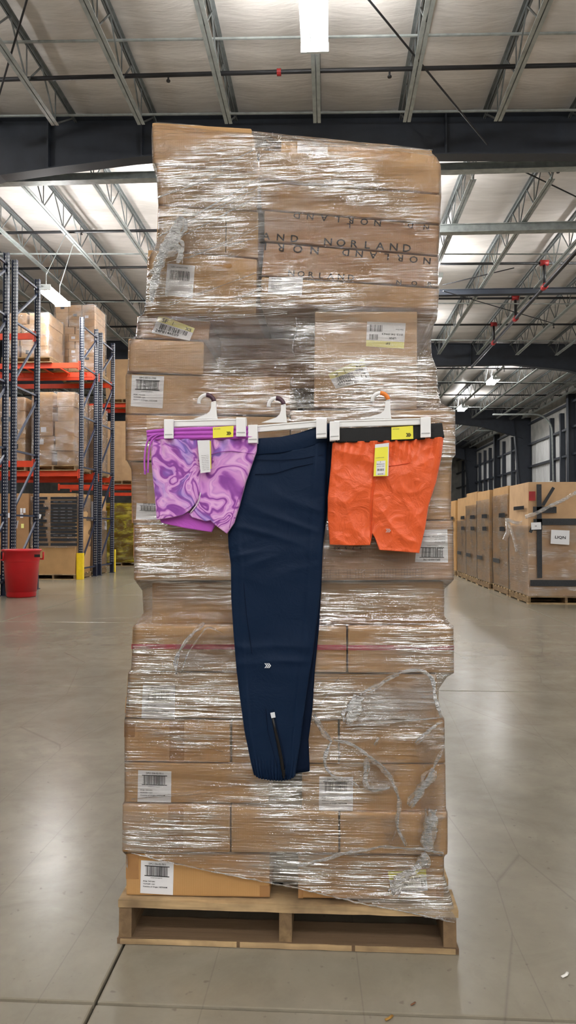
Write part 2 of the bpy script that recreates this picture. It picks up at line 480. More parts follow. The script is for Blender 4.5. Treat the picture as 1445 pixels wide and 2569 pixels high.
# cross members hung between joists
for (Y, z, h, mt, l, x0) in [(12.75, 7.64, .13, 'galv', 'grey steel channel across the joists just behind the first girder', -20),
                             (15.0, 7.50, .17, 'galv', 'pale wide steel beam under the joists right of the stacked pallet', 1.5),
                             (19.2, 7.52, .15, 'dark_steel', 'dark steel beam under the joists right of the stacked pallet', 1.5)]:
    m = MB(); m.box(x0, XR-.3, Y-.05, Y+.05, z-h+.03, z-.0); m.box(x0, XR-.3, Y-.09, Y+.09, z-h+.015, z-h+.03); m.box(x0, XR-.3, Y-.09, Y+.09, z, z+.015)
    build('cross_beam', m, M[mt], None, label=l, cat='beam')
# sprinkler main
r = empty('sprinkler_main', PZ(1445, 632, 7.2), 'black sprinkler main with red couplings running along the right bays', 'pipe')
a = PZ(1445, 632, 7.2); x0 = a.x
m = MB(); m.tube([(x0, 12.6, 7.2), (x0, 27.0, 7.2)], .05, 12, ref=(0, 0, 1)); build('pipe_run', m, M['pipe'], r, smooth=True)
for Y in (14.5, 18.05, 20.8, 23.5):
    m = MB(); m.tube([(x0, Y-.09, 7.2), (x0, Y+.09, 7.2)], .075, 12, ref=(0, 0, 1)); build('coupling', m, M['red_fit'], r, smooth=True)
    m = MB(); m.tube([(x0, Y, 7.25), (x0, Y, 7.78)], .04, 10); build('riser', m, M['pipe'], r, smooth=True)
    m = MB(); m.tube([(x0-.1, Y, 7.8), (x0+.1, Y, 7.8)], .07, 10, ref=(0, 0, 1)); build('tee_fitting', m, M['red_fit'], r, smooth=True)
# brace rods
def rod(a, b, l):
    m = MB(); m.tube([a, b], .014, 6); build('brace_rod', m, M['pipe'], None, label=l, cat='rod', group='diagonal brace rods')
rod(PZ(905, -25, 7.75), PZ(1222, 362, 7.45), 'thin dark diagonal brace rod in the near roof bay right of the lamp')
rod(P(1235, 392, 12.95), PZ(1500, 520, 7.7), 'thin dark diagonal brace rod running down right behind the first girder')
rod(PZ(1110, 715, 7.5), PZ(1290, 672, 7.75), 'thin dark brace rod rising right above the dark cross beam')
rod(PZ(1112, 730, 7.30), PZ(1400, 815, 7.34), 'thin dark brace rod falling right below the dark cross beam')
rod(PZ(70, -10, 7.9), PZ(-20, 300, 7.6), 'thin dark brace rod at the upper left corner of the roof')

# right wall
wr = empty('wall_right', (XR, 30, 0), kind='structure')
m = MB(); m.box(XR, XR+.1, YN, YFAR, 0, 8.2); build('liner_sheet', m, M['liner'], wr)
m = MB(); m.box(XR-.06, XR-.005, YN, YFAR, 6.0, 8.0); build('insulation_band', m, M['grey_liner'], wr)
for z in (2.4, 4.7, 6.0, 7.2):
    m = MB(); m.box(XR-.22, XR-.06, YN, YFAR, z-.05, z+.05); build('girt', m, M['dark_steel'], wr)
for Y in (31.5, 36.6, 38.2, 44.9, 46.2, 48.5, 52.5, 54.2, 56, 61, 63):
    m = MB(); m.box(XR-.26, XR-.04, Y-.10, Y+.10, 0, 6.9); build('jamb_post', m, M['dark_steel'], wr)
for Y in (32.5, 40.2, 47.2, 55.0):
    m = MB(); m.box(XR-.07, XR-.01, Y-1.1, Y+1.1, 4.72, 5.95); build('wall_panel', m, M['liner'], wr)
def wall_column(Y, taper, l):
    r = empty('wall_column', (XR-.4, Y, 0), l, 'column', 'dark wall columns')
    w1 = .35; w2 = 1.0 if taper else .35
    def prism(xa0, xa1, xb0, xb1, y0, y1):
        m = MB(); q = [(xb0, y0, 7.6), (xb1, y0, 7.6), (xa1, y0, 0), (xa0, y0, 0)]
        m.hexa(q, [(p[0], y1, p[2]) for p in q]); return m
    x1 = XR-.05
    build('web_plate', prism(x1-w1, x1, x1-w2, x1, Y-.01, Y+.01), M['dark_steel'], r)
    build('inner_flange', prism(x1-w1-.02, x1-w1, x1-w2-.02, x1-w2, Y-.16, Y+.16), M['dark_steel'], r)
    build('outer_flange', prism(x1-.02, x1, x1-.02, x1, Y-.16, Y+.16), M['dark_steel'], r)
wall_column(35.0, False, 'straight dark steel wall column at the right edge above the bulk boxes')
wall_column(42.6, True, 'tapered dark steel wall column, the larger of the two at right')
wall_column(50.2, False, 'slim dark steel wall column between the two tapered columns')
wall_column(57.8, True, 'tapered dark steel wall column farthest back beside the stack')
m = MB(); m.tube([(10.7, 12, 7.55), (10.7, 64, 7.55)], .10, 10, ref=(0, 0, 1))
build('eave_pipe', m, M['joist_dark'], None, smooth=True, label='long grey pipe running along the top of the right wall', cat='pipe')
def track(Y, x0, l, z):
    pts = [(x0, Y, z)] + [(10.6+.9*math.sin(a*math.pi/16), Y, z-.9+.9*math.cos(a*math.pi/16)) for a in range(9)] + [(11.58, Y, 0.0)]
    m = MB(); m.tube(pts, .045, 8); build('door_track', m, M['galv'], None, smooth=True, label=l, cat='track')
track(37.4, 8.5, 'curved galvanized overhead door track, the nearer and higher one', 7.0)
track(43.6, 8.9, 'curved galvanized overhead door track, farther back behind the column', 7.0)
d = empty('door_1', (XR-.3, 39, 0), kind='structure')
for k in range(5):
    m = MB(); m.box(XR-.32, XR-.27, 37.5, 40.6, .02+k*.72, .02+k*.72+.70); build('door_panel', m, M['liner'], d, bevel=.01)
for nm, bx_ in (('wall_back', (XL, XR, YFAR, YFAR+.1)), ('wall_front', (XL, XR, YN-.1, YN)), ('wall_left', (XL-.1, XL, YN, YFAR))):
    m = MB(); m.box(bx_[0], bx_[1], bx_[2], bx_[3], 0, 9.1)
    build(nm, m, M['grey_liner'], None, kind='structure')

# high-bay lamps
def lamp_proto():
    r = empty('high_bay_lamp', (0, 0, 0), 'x', 'lamp', 'high-bay lamps')
    m = MB(); m.box(-.045, .045, -.62, .62, -.02, .05); build('housing', m, M['lamp_body'], r, bevel=.008)
    for s in (-1, 1):
        m = MB(); m.tube([(s*.115, -.58, 0), (s*.115, .58, 0)], .055, 14, ref=(0, 0, 1)); build('lamp_tube', m, M['lamp_tube'], r, smooth=True)
    for y in (-.6, .6):
        m = MB(); m.box(-.18, .18, y-.02, y+.02, -.06, .06); build('end_cap', m, M['lamp_body'], r, bevel=.006)
    for y in (-.4, .4):
        m = MB(); m.tube([(0, y, .05), (0, y, .42)], .006, 6); build('hanger_wire', m, M['joist_dark'], r)
    return r
lp = lamp_proto()
LZ = 7.42
spots = [(-.16, 8.55, 'brightly lit high-bay lamp hanging above the wrapped pallet at the top'),
         (-6.19, 15.8, 'lit high-bay lamp above the blue rack at left'),
         (7.05, 30.8, 'lit high-bay lamp at right, the larger and nearer of two'),
         (7.1, 38.0, 'lit high-bay lamp at right, the smaller and farther of two')]
for x, y in [(-.16, 18.3), (7.05, 9.1), (-7.2, 9.1), (-14.3, 9.1), (-14.3, 18.3), (-7.2, 30.8), (-.16, 30.8), (-.16, 38), (-7.2, 38), (7.05, 46), (-.16, 46), (7.05, 53),
             (7.05, 1.8), (-7.2, 1.8), (-14.3, 1.8)] + [(x, y) for y in (-3.0, -8.0, -13.0) for x in (-7.21, -2.98, -.16, 2.66, 6.89)] + [(-2.98, 18.3), (2.66, 18.3), (-2.98, 14.2), (1.25, 14.2), (-2.98, 24), (-.16, 24), (2.66, 24), (6.89, 17), (-8.62, 13.2), (-2.98, 31), (2.66, 31)]:  # rows behind the viewer and lamps past the stack: unseen, added to brighten
    spots.append((x, y, None))
for i, (x, y, l) in enumerate(spots):
    o = lp if i == 0 else copy_tree(lp)
    o.location = (x, y, 6.45 if i == 1 else LZ)
    if i == 1:
        for yy in (-.4, .4):
            m = MB(); m.tube([(x, y+yy, 6.8), (-5.8, y+yy*.6, 7.78)], .008, 6); build('hanger_cable', m, M['galv'], o)
    o['label'] = l or 'unseen high-bay lamp, %s of those added out of sight' % ((ORD+['twenty-%s' % k for k in ORD]+['thirty-%s' % k for k in ORD])[i-4])
#==SPLIT==
# ================================================================== MAIN PALLET
PX0, PX1, PYF, PYB = P(294, 2356, 2.143).x, P(1151, 2381, 2.143).x, 2.143, 3.36
def wobble(o, amp, sc):
    for v in o.data.vertices:
        n = mnoise.noise_vector(Vector(v.co)*sc + Vector((o.location.x*7, 3, len(o.name))))
        v.co += n*amp
def rough_board(name, x0, x1, y0, y1, z0, z1, mat, parent, amp=.003):
    m = MB(); nx = 24 if (x1-x0) > (y1-y0) else 3; ny = 3 if nx == 24 else 24
    b = bmesh.new()
    g = bmesh.ops.create_cube(b, size=1)
    bmesh.ops.scale(b, vec=(x1-x0, y1-y0, z1-z0), verts=b.verts)
    bmesh.ops.translate(b, vec=((x0+x1)/2, (y0+y1)/2, (z0+z1)/2), verts=b.verts)
    ax = 0 if nx == 24 else 1
    ed = [e for e in b.edges if abs((e.verts[0].co-e.verts[1].co)[ax]) > .2]
    bmesh.ops.subdivide_edges(b, edges=ed, cuts=22, use_grid_fill=True)
    off = wloc(parent)
    for v in b.verts:
        w = v.co.copy()
        v.co += Vector((mnoise.noise(w*9)*.4, mnoise.noise(w*14+Vector((5, 0, 0)))*1.3, mnoise.noise(w*11+Vector((0, 7, 0)))*.8))*amp
        v.co -= off
    me = bpy.data.meshes.new(name); b.to_mesh(me); b.free(); me.materials.append(mat)
    o = bpy.data.objects.new(name, me); C.objects.link(o); o.parent = parent; return o
pal = empty('wooden_pallet', ((PX0+PX1)/2, (PYF+PYB)/2, 0), 'worn wooden pallet on the concrete carrying the tall wrapped stack of cartons', 'pallet')
for i in range(7):
    y = PYF + (PYB-PYF-.12)*i/6
    rough_board('deck_board', PX0+random.uniform(0, .006), PX1, y, y+.12, .106, .128, M['wood_x'], pal)
for x in (PX0+.004, (PX0+PX1)/2-.02, PX1-.044):
    rough_board('stringer', x, x+.038, PYF+.004, PYB-.004, .0185, .1055, M['wood_y'], pal, .002)
for y in (PYF, PYF+.30, PYF+.55, PYF+.82, PYB-.12):
    rough_board('bottom_board', PX0, PX1, y, y+.12, .0, .018, M['wood_old'], pal)
for k, (xa, xb) in enumerate(((PX0+.01, PX0+.36), (PX0+.37, PX0+.70), (PX0+.71, PX1-.01))):
    rough_board('splintered_edge', xa, xb, PYF-.004, PYF+.001, .002, .0165, M['wood_x'], pal, .0015)

# ---- cartons
def quadP(q, Y): return [P(x, y, Y) for x, y in q]
def blerp(q, s, t):          # q TL TR BR BL ; s right, t down
    return (q[0]*(1-s)+q[1]*s)*(1-t) + (q[3]*(1-s)+q[2]*s)*t
DEPTH = 1.10
BOX = {}
def carton(key, q, Y, label, mat='card', depth=DEPTH, tapes=(), fold=0):
    f = quadP(q, Y)
    bk = [Vector((p.x, Y+depth, p.z)) for p in f]
    m = MB(); m.hexa(f, bk)
    o = build('cardboard_carton', m, M[mat], None, bevel=.005, label=label, cat='carton', group='cartons wrapped on the pallet')
    BOX[key] = (o, f, Y)
    for (s0, s1, t0, t1) in tapes:
        strip('packing_tape', key, s0, s1, t0, t1, M['tape'])
    return o
def strip(name, key, s0, s1, t0, t1, mat, th=.001):
    o, f, Y = BOX[key]
    q = [blerp(f, s, t) for s, t in ((s0, t0), (s1, t0), (s1, t1), (s0, t1))]
    m = MB(); m.hexa([p+Vector((0, -th, 0)) for p in q], [p+Vector((0, .0005, 0)) for p in q])
    return build(name, m, mat, o)
_tc = {}
def text_geo(s):
    if s in _tc: return _tc[s]
    cu = bpy.data.curves.new('t', 'FONT'); cu.body = s; cu.size = 1.0; cu.offset = .014; cu.resolution_u = 2
    ob = bpy.data.objects.new('t', cu); C.objects.link(ob)
    dg = bpy.context.evaluated_depsgraph_get()
    me = bpy.data.meshes.new_from_object(ob.evaluated_get(dg))
    v = [Vector((a.co.x, a.co.y)) for a in me.vertices]; f = [tuple(p.vertices) for p in me.polygons]
    bpy.data.objects.remove(ob); bpy.data.curves.remove(cu); bpy.data.meshes.remove(me)
    _tc[s] = (v, f); return v, f
class Sheet:
    """flat printed sheet: quad in world (TL TR BR BL); items laid in unit coordinates (s right, t down)"""
    def __init__(s, name, q, mat, parent, lift=.0012, label=None, flip=False, thick=.001):
        s.q = [Vector(p)+Vector((0, -lift, 0)) for p in q]
        m = MB(); m.hexa(s.q, [p+Vector((0, thick, 0)) for p in s.q])
        s.o = build(name, m, mat, parent, label=label)
        s.w = (s.q[1]-s.q[0]).length; s.h = (s.q[3]-s.q[0]).length; s.flip = flip; s.k = 0
    def pt(s, a, b, lift=.0006):
        if s.flip: a, b = 1-a, 1-b
        return blerp(s.q, a, b) + Vector((0, -lift, 0))
    def rect(s, a0, a1, b0, b1, mat, name='printed_block', lift=.0005):
        m = MB(); m.quad(s.pt(a0, b1, lift), s.pt(a1, b1, lift), s.pt(a1, b0, lift), s.pt(a0, b0, lift)); return build(name, m, mat, s.o)
    def text(s, a, b, size, txt, mat=None, width=None, lift=.0010):
        v, f = text_geo(txt)
        if not v: return
        mx = max(p.x for p in v); sx = size
        if width: sx = width*s.w/mx
        m = MB(); m.v = [s.pt(a+p.x*sx/s.w, b-p.y*size/s.h, lift) for p in v]; m.f = f
        return build('printed_text', m, mat or M['ink'], s.o)
    def bars(s, a0, a1, b0, b1, n=34, seed=1, frame=False):
        rnd = random.Random(seed); m = MB(); x = a0; u = (a1-a0)/(n*2.0)
        while x < a1-u:
            w = u*rnd.choice((.6, .6, 1.1, 1.7)); m.quad(s.pt(x, b1, .001), s.pt(min(x+w, a1), b1, .001), s.pt(min(x+w, a1), b0, .001), s.pt(x, b0, .001))
            x += w + u*rnd.choice((.6, .9, 1.5))
        if frame:
            for b in (b0, b1):
                m.quad(s.pt(a0-.04, b+.012, .001), s.pt(a1+.04, b+.012, .001), s.pt(a1+.04, b-.012, .001), s.pt(a0-.04, b-.012, .001))
        return build('barcode', m, M['ink'], s.o)

cartons = [
 # upper left column
 ('L1', [(381, 307), (631, 322), (637, 431), (385, 409)], 2.20, 'plain brown carton at the very top left of the stack, tilted down right', 'card', ()),
 ('L2', [(393, 411), (647, 434), (645, 528), (396, 512)], 2.21, 'brown carton second from the top in the upper left column', 'card', ()),
 ('L3', [(396, 515), (648, 531), (648, 647), (391, 623)], 2.21, 'brown carton third from the top at upper left with a vertical seam', 'card', ()),
 ('L4', [(371, 626), (645, 650), (642, 788), (363, 787)], 2.19, 'brown carton with an oval hand hole in the upper left column', 'card', ()),
 ('L5', [(343, 792), (527, 806), (524, 853), (341, 846)], 2.22, 'small brown carton with a tilted yellow and white shipping label at left', 'card_dark', ()),
 ('L6', [(321, 849), (512, 857), (510, 940), (319, 930)], 2.19, 'brown carton below the tilted yellow label, left of the dark opening', 'card', ()),
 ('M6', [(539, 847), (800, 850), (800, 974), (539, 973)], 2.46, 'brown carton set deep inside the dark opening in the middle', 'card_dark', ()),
 ('L7', [(315, 938), (727, 946), (727, 1040), (314, 1037)], 2.20, 'wide brown carton with a white barcode sheet above the purple shorts hanger', 'card', ((.91, 1, 0, 1),)),
 ('G1', [(560, 800), (785, 800), (785, 868), (560, 868)], 2.95, 'near-black filler block added as shade deep in the black opening left of the square carton', 'black_poly', ()),
 ('G2', [(655, 1005), (760, 1005), (760, 1068), (655, 1068)], 2.95, 'near-black filler block added as shade deep in the gap beside the square carton', 'black_poly', ()),
 ('G3', [(640, 1825), (790, 1825), (790, 1890), (640, 1890)], 2.75, 'near-black filler block added as shade deep in the gap under the trouser hem', 'black_poly', ()),
 ('G4', [(640, 1905), (790, 1905), (790, 2058), (640, 2058)], 2.75, 'near-black filler block added as shade deep in the gap just above the pallet deck', 'black_poly', ()),
 # upper right column
 ('R0', [(706, 349), (1084, 377), (1084, 505), (700, 474)], 2.45, 'flat brown carton at the very top right, set back behind film', 'card', ()),
 ('R1', [(651, 375), (1106, 410), (1102, 484), (649, 446)], 2.20, 'long plain brown carton at the top of the tilted upper right column', 'card', ()),
 ('R2', [(653, 457), (1107, 488), (1104, 560), (656, 524)], 2.20, 'long plain brown carton second from the top in the upper right column', 'card', ()),
 ('R3', [(663, 528), (1102, 565), (1100, 640), (663, 604)], 2.20, 'long brown carton with black lettering, the upper of two printed ones', 'card_dark', ()),
 ('R4', [(663, 608), (1100, 644), (1100, 719), (656, 690)], 2.20, 'long brown carton with black lettering, the lower of two printed ones', 'card_dark', ()),
 ('R4b', [(656, 694), (1102, 724), (1098, 775), (652, 760)], 2.20, 'long brown carton with a white sheet at its left end, under the printed ones', 'card', ()),
 ('R5', [(790, 781), (1047, 781), (1046, 1028), (787, 1022)], 2.20, 'large square carton with two yellow and white labels above the orange shorts', 'card_pale', ()),
 # middle
 ('L8', [(315, 1041), (727, 1046), (727, 1156), (315, 1155)], 2.18, 'brown carton behind the waistband of the purple shorts', 'card', ((.0, .13, 0, 1),)),
 ('R8', [(730, 1030), (1143, 1028), (1143, 1140), (730, 1156)], 2.18, 'brown carton behind the waistband of the orange shorts', 'card', ()),
 ('L9', [(329, 1160), (725, 1160), (725, 1312), (331, 1312)], 2.19, 'brown carton behind the purple shorts with half of a barcode label showing', 'card', ((.0, .1, .0, 1),)),
 ('R9', [(728, 1160), (1134, 1145), (1131, 1303), (728, 1312)], 2.19, 'brown carton behind the body of the orange shorts', 'card', ()),
 ('L10', [(335, 1317), (725, 1317), (725, 1456), (335, 1456)], 2.18, 'brown carton just below the purple shorts', 'card', ((.0, .055, .0, .6),)),
 ('R10', [(728, 1316), (1138, 1306), (1139, 1455), (728, 1457)], 2.18, 'greyish brown carton below the orange shorts with an upside down barcode label', 'card_dark', ()),
 ('L11', [(381, 1462), (725, 1461), (725, 1566), (381, 1570)], 2.25, 'brown carton set in behind tented film above the red tape, left', 'card', ()),
 ('R11', [(728, 1461), (1113, 1459), (1115, 1566), (728, 1566)], 2.21, 'brown carton set in above the red tape, right', 'card', ()),
 ('L12', [(332, 1571), (869, 1572), (869, 1687), (328, 1683)], 2.17, 'long brown carton crossed by a red tape, left of the seam', 'card', ()),
 ('R12', [(873, 1572), (1138, 1572), (1139, 1688), (873, 1688)], 2.17, 'brown carton crossed by a red tape at the right edge', 'card', ()),
 # lower
 ('L13', [(320, 1687), (725, 1691), (725, 1804), (313, 1800)], 2.17, 'brown carton with a white barcode label below the red tape', 'card', ((.0, .06, .55, .9),)),
 ('R13', [(728, 1691), (1097, 1691), (1097, 1805), (728, 1804)], 2.18, 'brown carton below the red tape on the right, behind crumpled film', 'card', ()),
 ('L14', [(312, 1805), (577, 1809), (577, 1914), (311, 1909)], 2.17, 'brown carton with a darker vertical tape left of the trouser cuff', 'card_gold', ((.43, .57, 0, 1), (0, .1, .0, .42))),
 ('M14', [(582, 1809), (848, 1809), (848, 1915), (582, 1915)], 2.17, 'brown carton mostly hidden behind the trouser cuffs', 'card', ()),
 ('R14', [(852, 1809), (1115, 1808), (1117, 1915), (852, 1915)], 2.17, 'brown carton behind the loops of loose film at right', 'card', ()),
 ('L15', [(312, 1913), (674, 1918), (674, 2016), (311, 2013)], 2.17, 'brown carton with a white barcode label level with the trouser hem', 'card', ()),
 ('R15', [(757, 1918), (1118, 1918), (1119, 2035), (757, 2035)], 2.17, 'brown carton with a white barcode label right of the trouser hem', 'card', ()),
 ('L16', [(307, 2019), (577, 2021), (577, 2139), (305, 2138)], 2.16, 'brown carton second from the pallet, left of three', 'card', ((.43, .57, 0, 1),)),
 ('M16', [(580, 2021), (849, 2039), (849, 2140), (580, 2139)], 2.16, 'brown carton second from the pallet, middle of three under bright glare', 'card', ()),
 ('R16', [(853, 2039), (1122, 2039), (1123, 2145), (853, 2142)], 2.16, 'brown carton second from the pallet, right of three', 'card', ()),
 ('L17', [(316, 2142), (677, 2145), (677, 2252), (316, 2246)], 2.17, 'brown carton on the pallet deck at left with a white barcode label', 'card_gold', ((.0, .09, 0, .6), (.93, 1.0, .72, .98))),
 ('R17', [(748, 2145), (1113, 2148), (1113, 2259), (748, 2253)], 2.17, 'brown carton on the pallet deck at right with a yellow and white label', 'card_gold', ((.0, .035, .55, 1), (.95, 1, .5, 1))),
]
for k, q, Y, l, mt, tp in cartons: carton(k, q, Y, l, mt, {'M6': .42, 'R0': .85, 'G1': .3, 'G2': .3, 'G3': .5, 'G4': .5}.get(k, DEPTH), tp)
for k in ('L12', 'R12'):
    f = BOX[k]; strip('red_tape', k, 0, 1, .40, .51, M['red_tape'], .0015)
# seam line on the third carton and oval hand hole on the fourth
strip('flap_seam', 'L3', .68, .687, .02, .95, M['ink_print'], .0006)
m = MB(); n_ = 20
c0 = P(559, 668, 2.19); pts = []
for i in range(n_):
    a = 2*math.pi*i/n_; dx, dy = math.cos(a), math.sin(a)
    pts.append(Vector((c0.x + (.020 if dx > 0 else -.020)*(abs(dx) > .01) + .0085*dx, 2.19-.0012, c0.z+.0085*dy)))
m.poly(list(reversed(pts))); build('hand_hole', m, flat('hand_hole_board', (176, 128, 62), .8), BOX['L4'][0])

# ---- carton labels
def dpci(key, q, num='DPCI 336-02-7011', seed=3, flip=False, full=True):
    o, f, Y = BOX[key]
    s = Sheet('barcode_label', quadP(q, Y), M['paper'], o, flip=flip, label='white barcode label')
    s.text(.24, .105, .0075, num, width=.52)
    s.bars(.16, .84, .15, .45, 34, seed, frame=True)
    s.text(.30, .52, .004, '10789767120610', width=.36, mat=M['ink_grey'])
    if full:
        s.text(.08, .64, .0055, 'PO#: 7471091', width=.36); s.text(.08, .72, .0055, 'VCP/SSP: 12/1', width=.36)
        s.text(.08, .80, .0055, 'Country of Origin: VIETNAM', width=.74)
    return s
dpci('L13', [(359, 1718), (440, 1720), (438, 1803), (355, 1801)])
dpci('L15', [(347, 1932), (430, 1935), (429, 2013), (345, 2011)])
dpci('R15', [(801, 1948), (886, 1949), (885, 2034), (800, 2033)])
dpci('L17', [(354, 2158), (436, 2163), (434, 2245), (352, 2240)])
dpci('L7', [(331, 941), (412, 944), (408, 1025), (328, 1019)], 'DPCI 097-01-7980', 5)
dpci('L9', [(343, 1262), (412, 1264), (412, 1304), (341, 1302)], 'DPCI 082-05-8842', 8, full=False)
dpci('R10', [(1049, 1329), (1122, 1328), (1124, 1411), (1041, 1410)], 'DPCI 058-05-1785', 9, flip=True)
s = Sheet('barcode_label', quadP([(420, 661), (489, 667), (483, 748), (414, 741)], 2.19), M['paper'], BOX['L4'][0], label='white barcode label under shiny film')
s.text(.15, .12, .007, 'UPC 4 NA71730', width=.6, mat=M['ink_grey']); s.bars(.12, .85, .2, .5, 30, 4)
def sf(key, q, items, flip=False, yel='top', ymat='pale_yellow'):
    o, f, Y = BOX[key]
    s = Sheet('shipping_label', quadP(q, Y), M['paper'], o, flip=flip, label='white shipping label with a yellow band')
    s.rect(0, 1, 0, .36, M[ymat], 'yellow_band', .0004); items(s); return s
def it1(s):
    s.text(.12, .31, .018, 'SF', width=.16); s.text(.40, .31, .018, '1', width=.03); s.text(.78, .34, .018, 'XS', width=.16)
    s.bars(.14, .88, .42, .72, 30, 12); s.text(.06, .90, .014, '24P8146E09', width=.62)
sf('L5', [(400, 789), (489, 824), (476, 855), (381, 835)], it1)
def it2(s):
    s.text(.14, .31, .014, 'SF', width=.11); s.text(.40, .31, .014, '1', width=.03); s.text(.72, .30, .014, 'XS', width=.16)
    s.bars(.14, .62, .38, .62, 26, 14); s.text(.10, .80, .012, '2449A8689', width=.52)
    s.bars(.70, .90, .34, .52, 10, 15); s.rect(.78, .92, .60, .88, M['ink'], 'route_mark'); s.rect(.81, .89, .66, .82, M['paper'], 'route_mark_inset', .0008)
    s.text(.12, .92, .006, 'SKU  Bay  Loc', width=.5, mat=M['ink_grey'])
sf('R5', [(823, 939), (911, 899), (931, 955), (842, 975)], it2, ymat='pale_yellow')
o, f, Y = BOX['R5']
s = Sheet('routing_label', quadP([(921, 807), (1018, 811), (1013, 875), (918, 869)], Y), M['paper'], o, flip=True, label='white routing label upside down with a yellow edge')
s.rect(0, 1, 0, .25, M['pale_yellow'], 'yellow_band', .0004)
s.text(.36, .20, .009, 'SF', width=.13); s.text(.22, .42, .009, 'LINK', width=.2); s.text(.05, .57, .008, '012-34-0963', width=.55)
s.bars(.70, .94, .28, .50, 12, 21); s.bars(.60, .94, .62, .88, 14, 22); s.text(.05, .75, .005, 'Dept Zone', width=.2, mat=M['ink_grey'])
def it3(s):
    s.text(.22, .28, .016, 'SF', width=.13); s.text(.52, .28, .016, '1', width=.03); s.bars(.18, .85, .30, .48, 24, 33)
    s.text(.36, .68, .014, '3N 117', width=.26); s.rect(.84, .96, .52, .80, M['ink'], 'route_mark'); s.rect(.87, .93, .57, .75, M['paper'], 'route_mark_inset', .0008)
    s.text(.86, .74, .012, 'R', width=.07, lift=.0016); s.text(.1, .92, .006, 'SKU  Ship  Origin  Dest', width=.8, mat=M['ink_grey'])
sf('R17', [(973, 2186), (1068, 2180), (1073, 2233), (983, 2245)], it3, ymat='yellow')
s = Sheet('packing_sheet', quadP([(675, 695), (760, 699), (757, 741), (672, 733)], 2.20), M['paper'], BOX['R4b'][0], label='white printed packing sheet')
for i, tx in enumerate(('PO# 77288', 'SKU 36-075', 'Country of Origin: INDONESIA', 'COL: BLACK', 'COL: BLACK', 'SIZE: M')):
    s.text(.08, .16+.13*i, .0055, tx, width=.022*len(tx)+.1)
o = BOX['R0'][0]
s = Sheet('packing_sheet', quadP([(746, 353), (822, 358), (822, 400), (746, 396)], 2.45), M['paper'], o, label='white printed packing sheet')
s.text(.1, .3, .01, 'CARTON NO 12', width=.7, mat=M['ink_grey'])

# ---- black lettering on the two long cartons
def print_on(key, x0, y0, x1, y1, h, txt, flip=False):
    """letters spread between two pixels on the face; h = letter height in px"""
    o, f, Y = BOX[key]
    m = MB(); n = len(txt)
    for i, ch in enumerate(txt):
        if ch == ' ': continue
        k = i/(max(n-1, 1)); k = 1-k if flip else k
        c = P(x0+(x1-x0)*k, y0+(y1-y0)*k, Y-.0012)
        v, fc = text_geo(ch); mx = max(p.x for p in v)/2; sz = h/FPX*2.2/.72
        ang = math.atan2(-(y1-y0), x1-x0) + (math.pi if flip else 0)
        ca, sa = math.cos(ang), math.sin(ang); b0 = len(m.v)
        for p in v:
            a, b = (p.x-mx)*sz*1.15, (p.y-.36)*sz
            m.v.append(c + Vector((a*ca-b*sa, 0, a*sa+b*ca)))
        m.f += [tuple(j+b0 for j in q) for q in fc]
    build('printed_lettering', m, M['ink_print'], o)
print_on('R3', 745, 541, 948, 560, 16, 'NORLAND', True)
print_on('R3', 1030, 566, 1070, 571, 13, 'ND', True)
print_on('R3', 873, 567, 875, 567, 13, 'L', True)
print_on('R3', 668, 592, 738, 598, 18, 'AND')
print_on('R3', 822, 606, 1020, 622, 19, 'NORLAND')
print_on('R4', 662, 618, 790, 629, 20, 'NORL', True)
print_on('R4', 868, 634, 1072, 655, 17, 'NORLAND', True)
print_on('R4', 730, 685, 880, 696, 15, 'NORLAND')
print_on('R4', 1000, 708, 1078, 713, 12, 'NOR')
print_on('R10', 840, 1376, 905, 1374, 8, '7-7.5 X2', True)
print_on('L3', 462, 533, 505, 536, 7, 'PRODUCT')
print_on('L4', 740, 0, 741, 0, .01, ' ') if False else None
# perforation grid marks on the greyish carton
o, f, Y = BOX['R10']
m = MB()
for i in range(46):
    a = .02+.8*i/46
    if random.random() < .25: continue
    q0, q1 = blerp(f, a, .80), blerp(f, a, .97); e = Vector((.0012, 0, 0)); d_ = Vector((0, -.0008, 0))
    m.quad(q1+d_, q1+e+d_, q0+e+d_, q0+d_)
for t_ in (.82, .87, .92, .96):
    q0, q1 = blerp(f, .02, t_), blerp(f, .82, t_); e = Vector((0, 0, .0012)); d_ = Vector((0, -.0008, 0))
    m.quad(q0+d_, q1+d_, q1+e+d_, q0+e+d_)
build('printed_grid', m, flat('grid_ink', (120, 92, 68), .8), o)

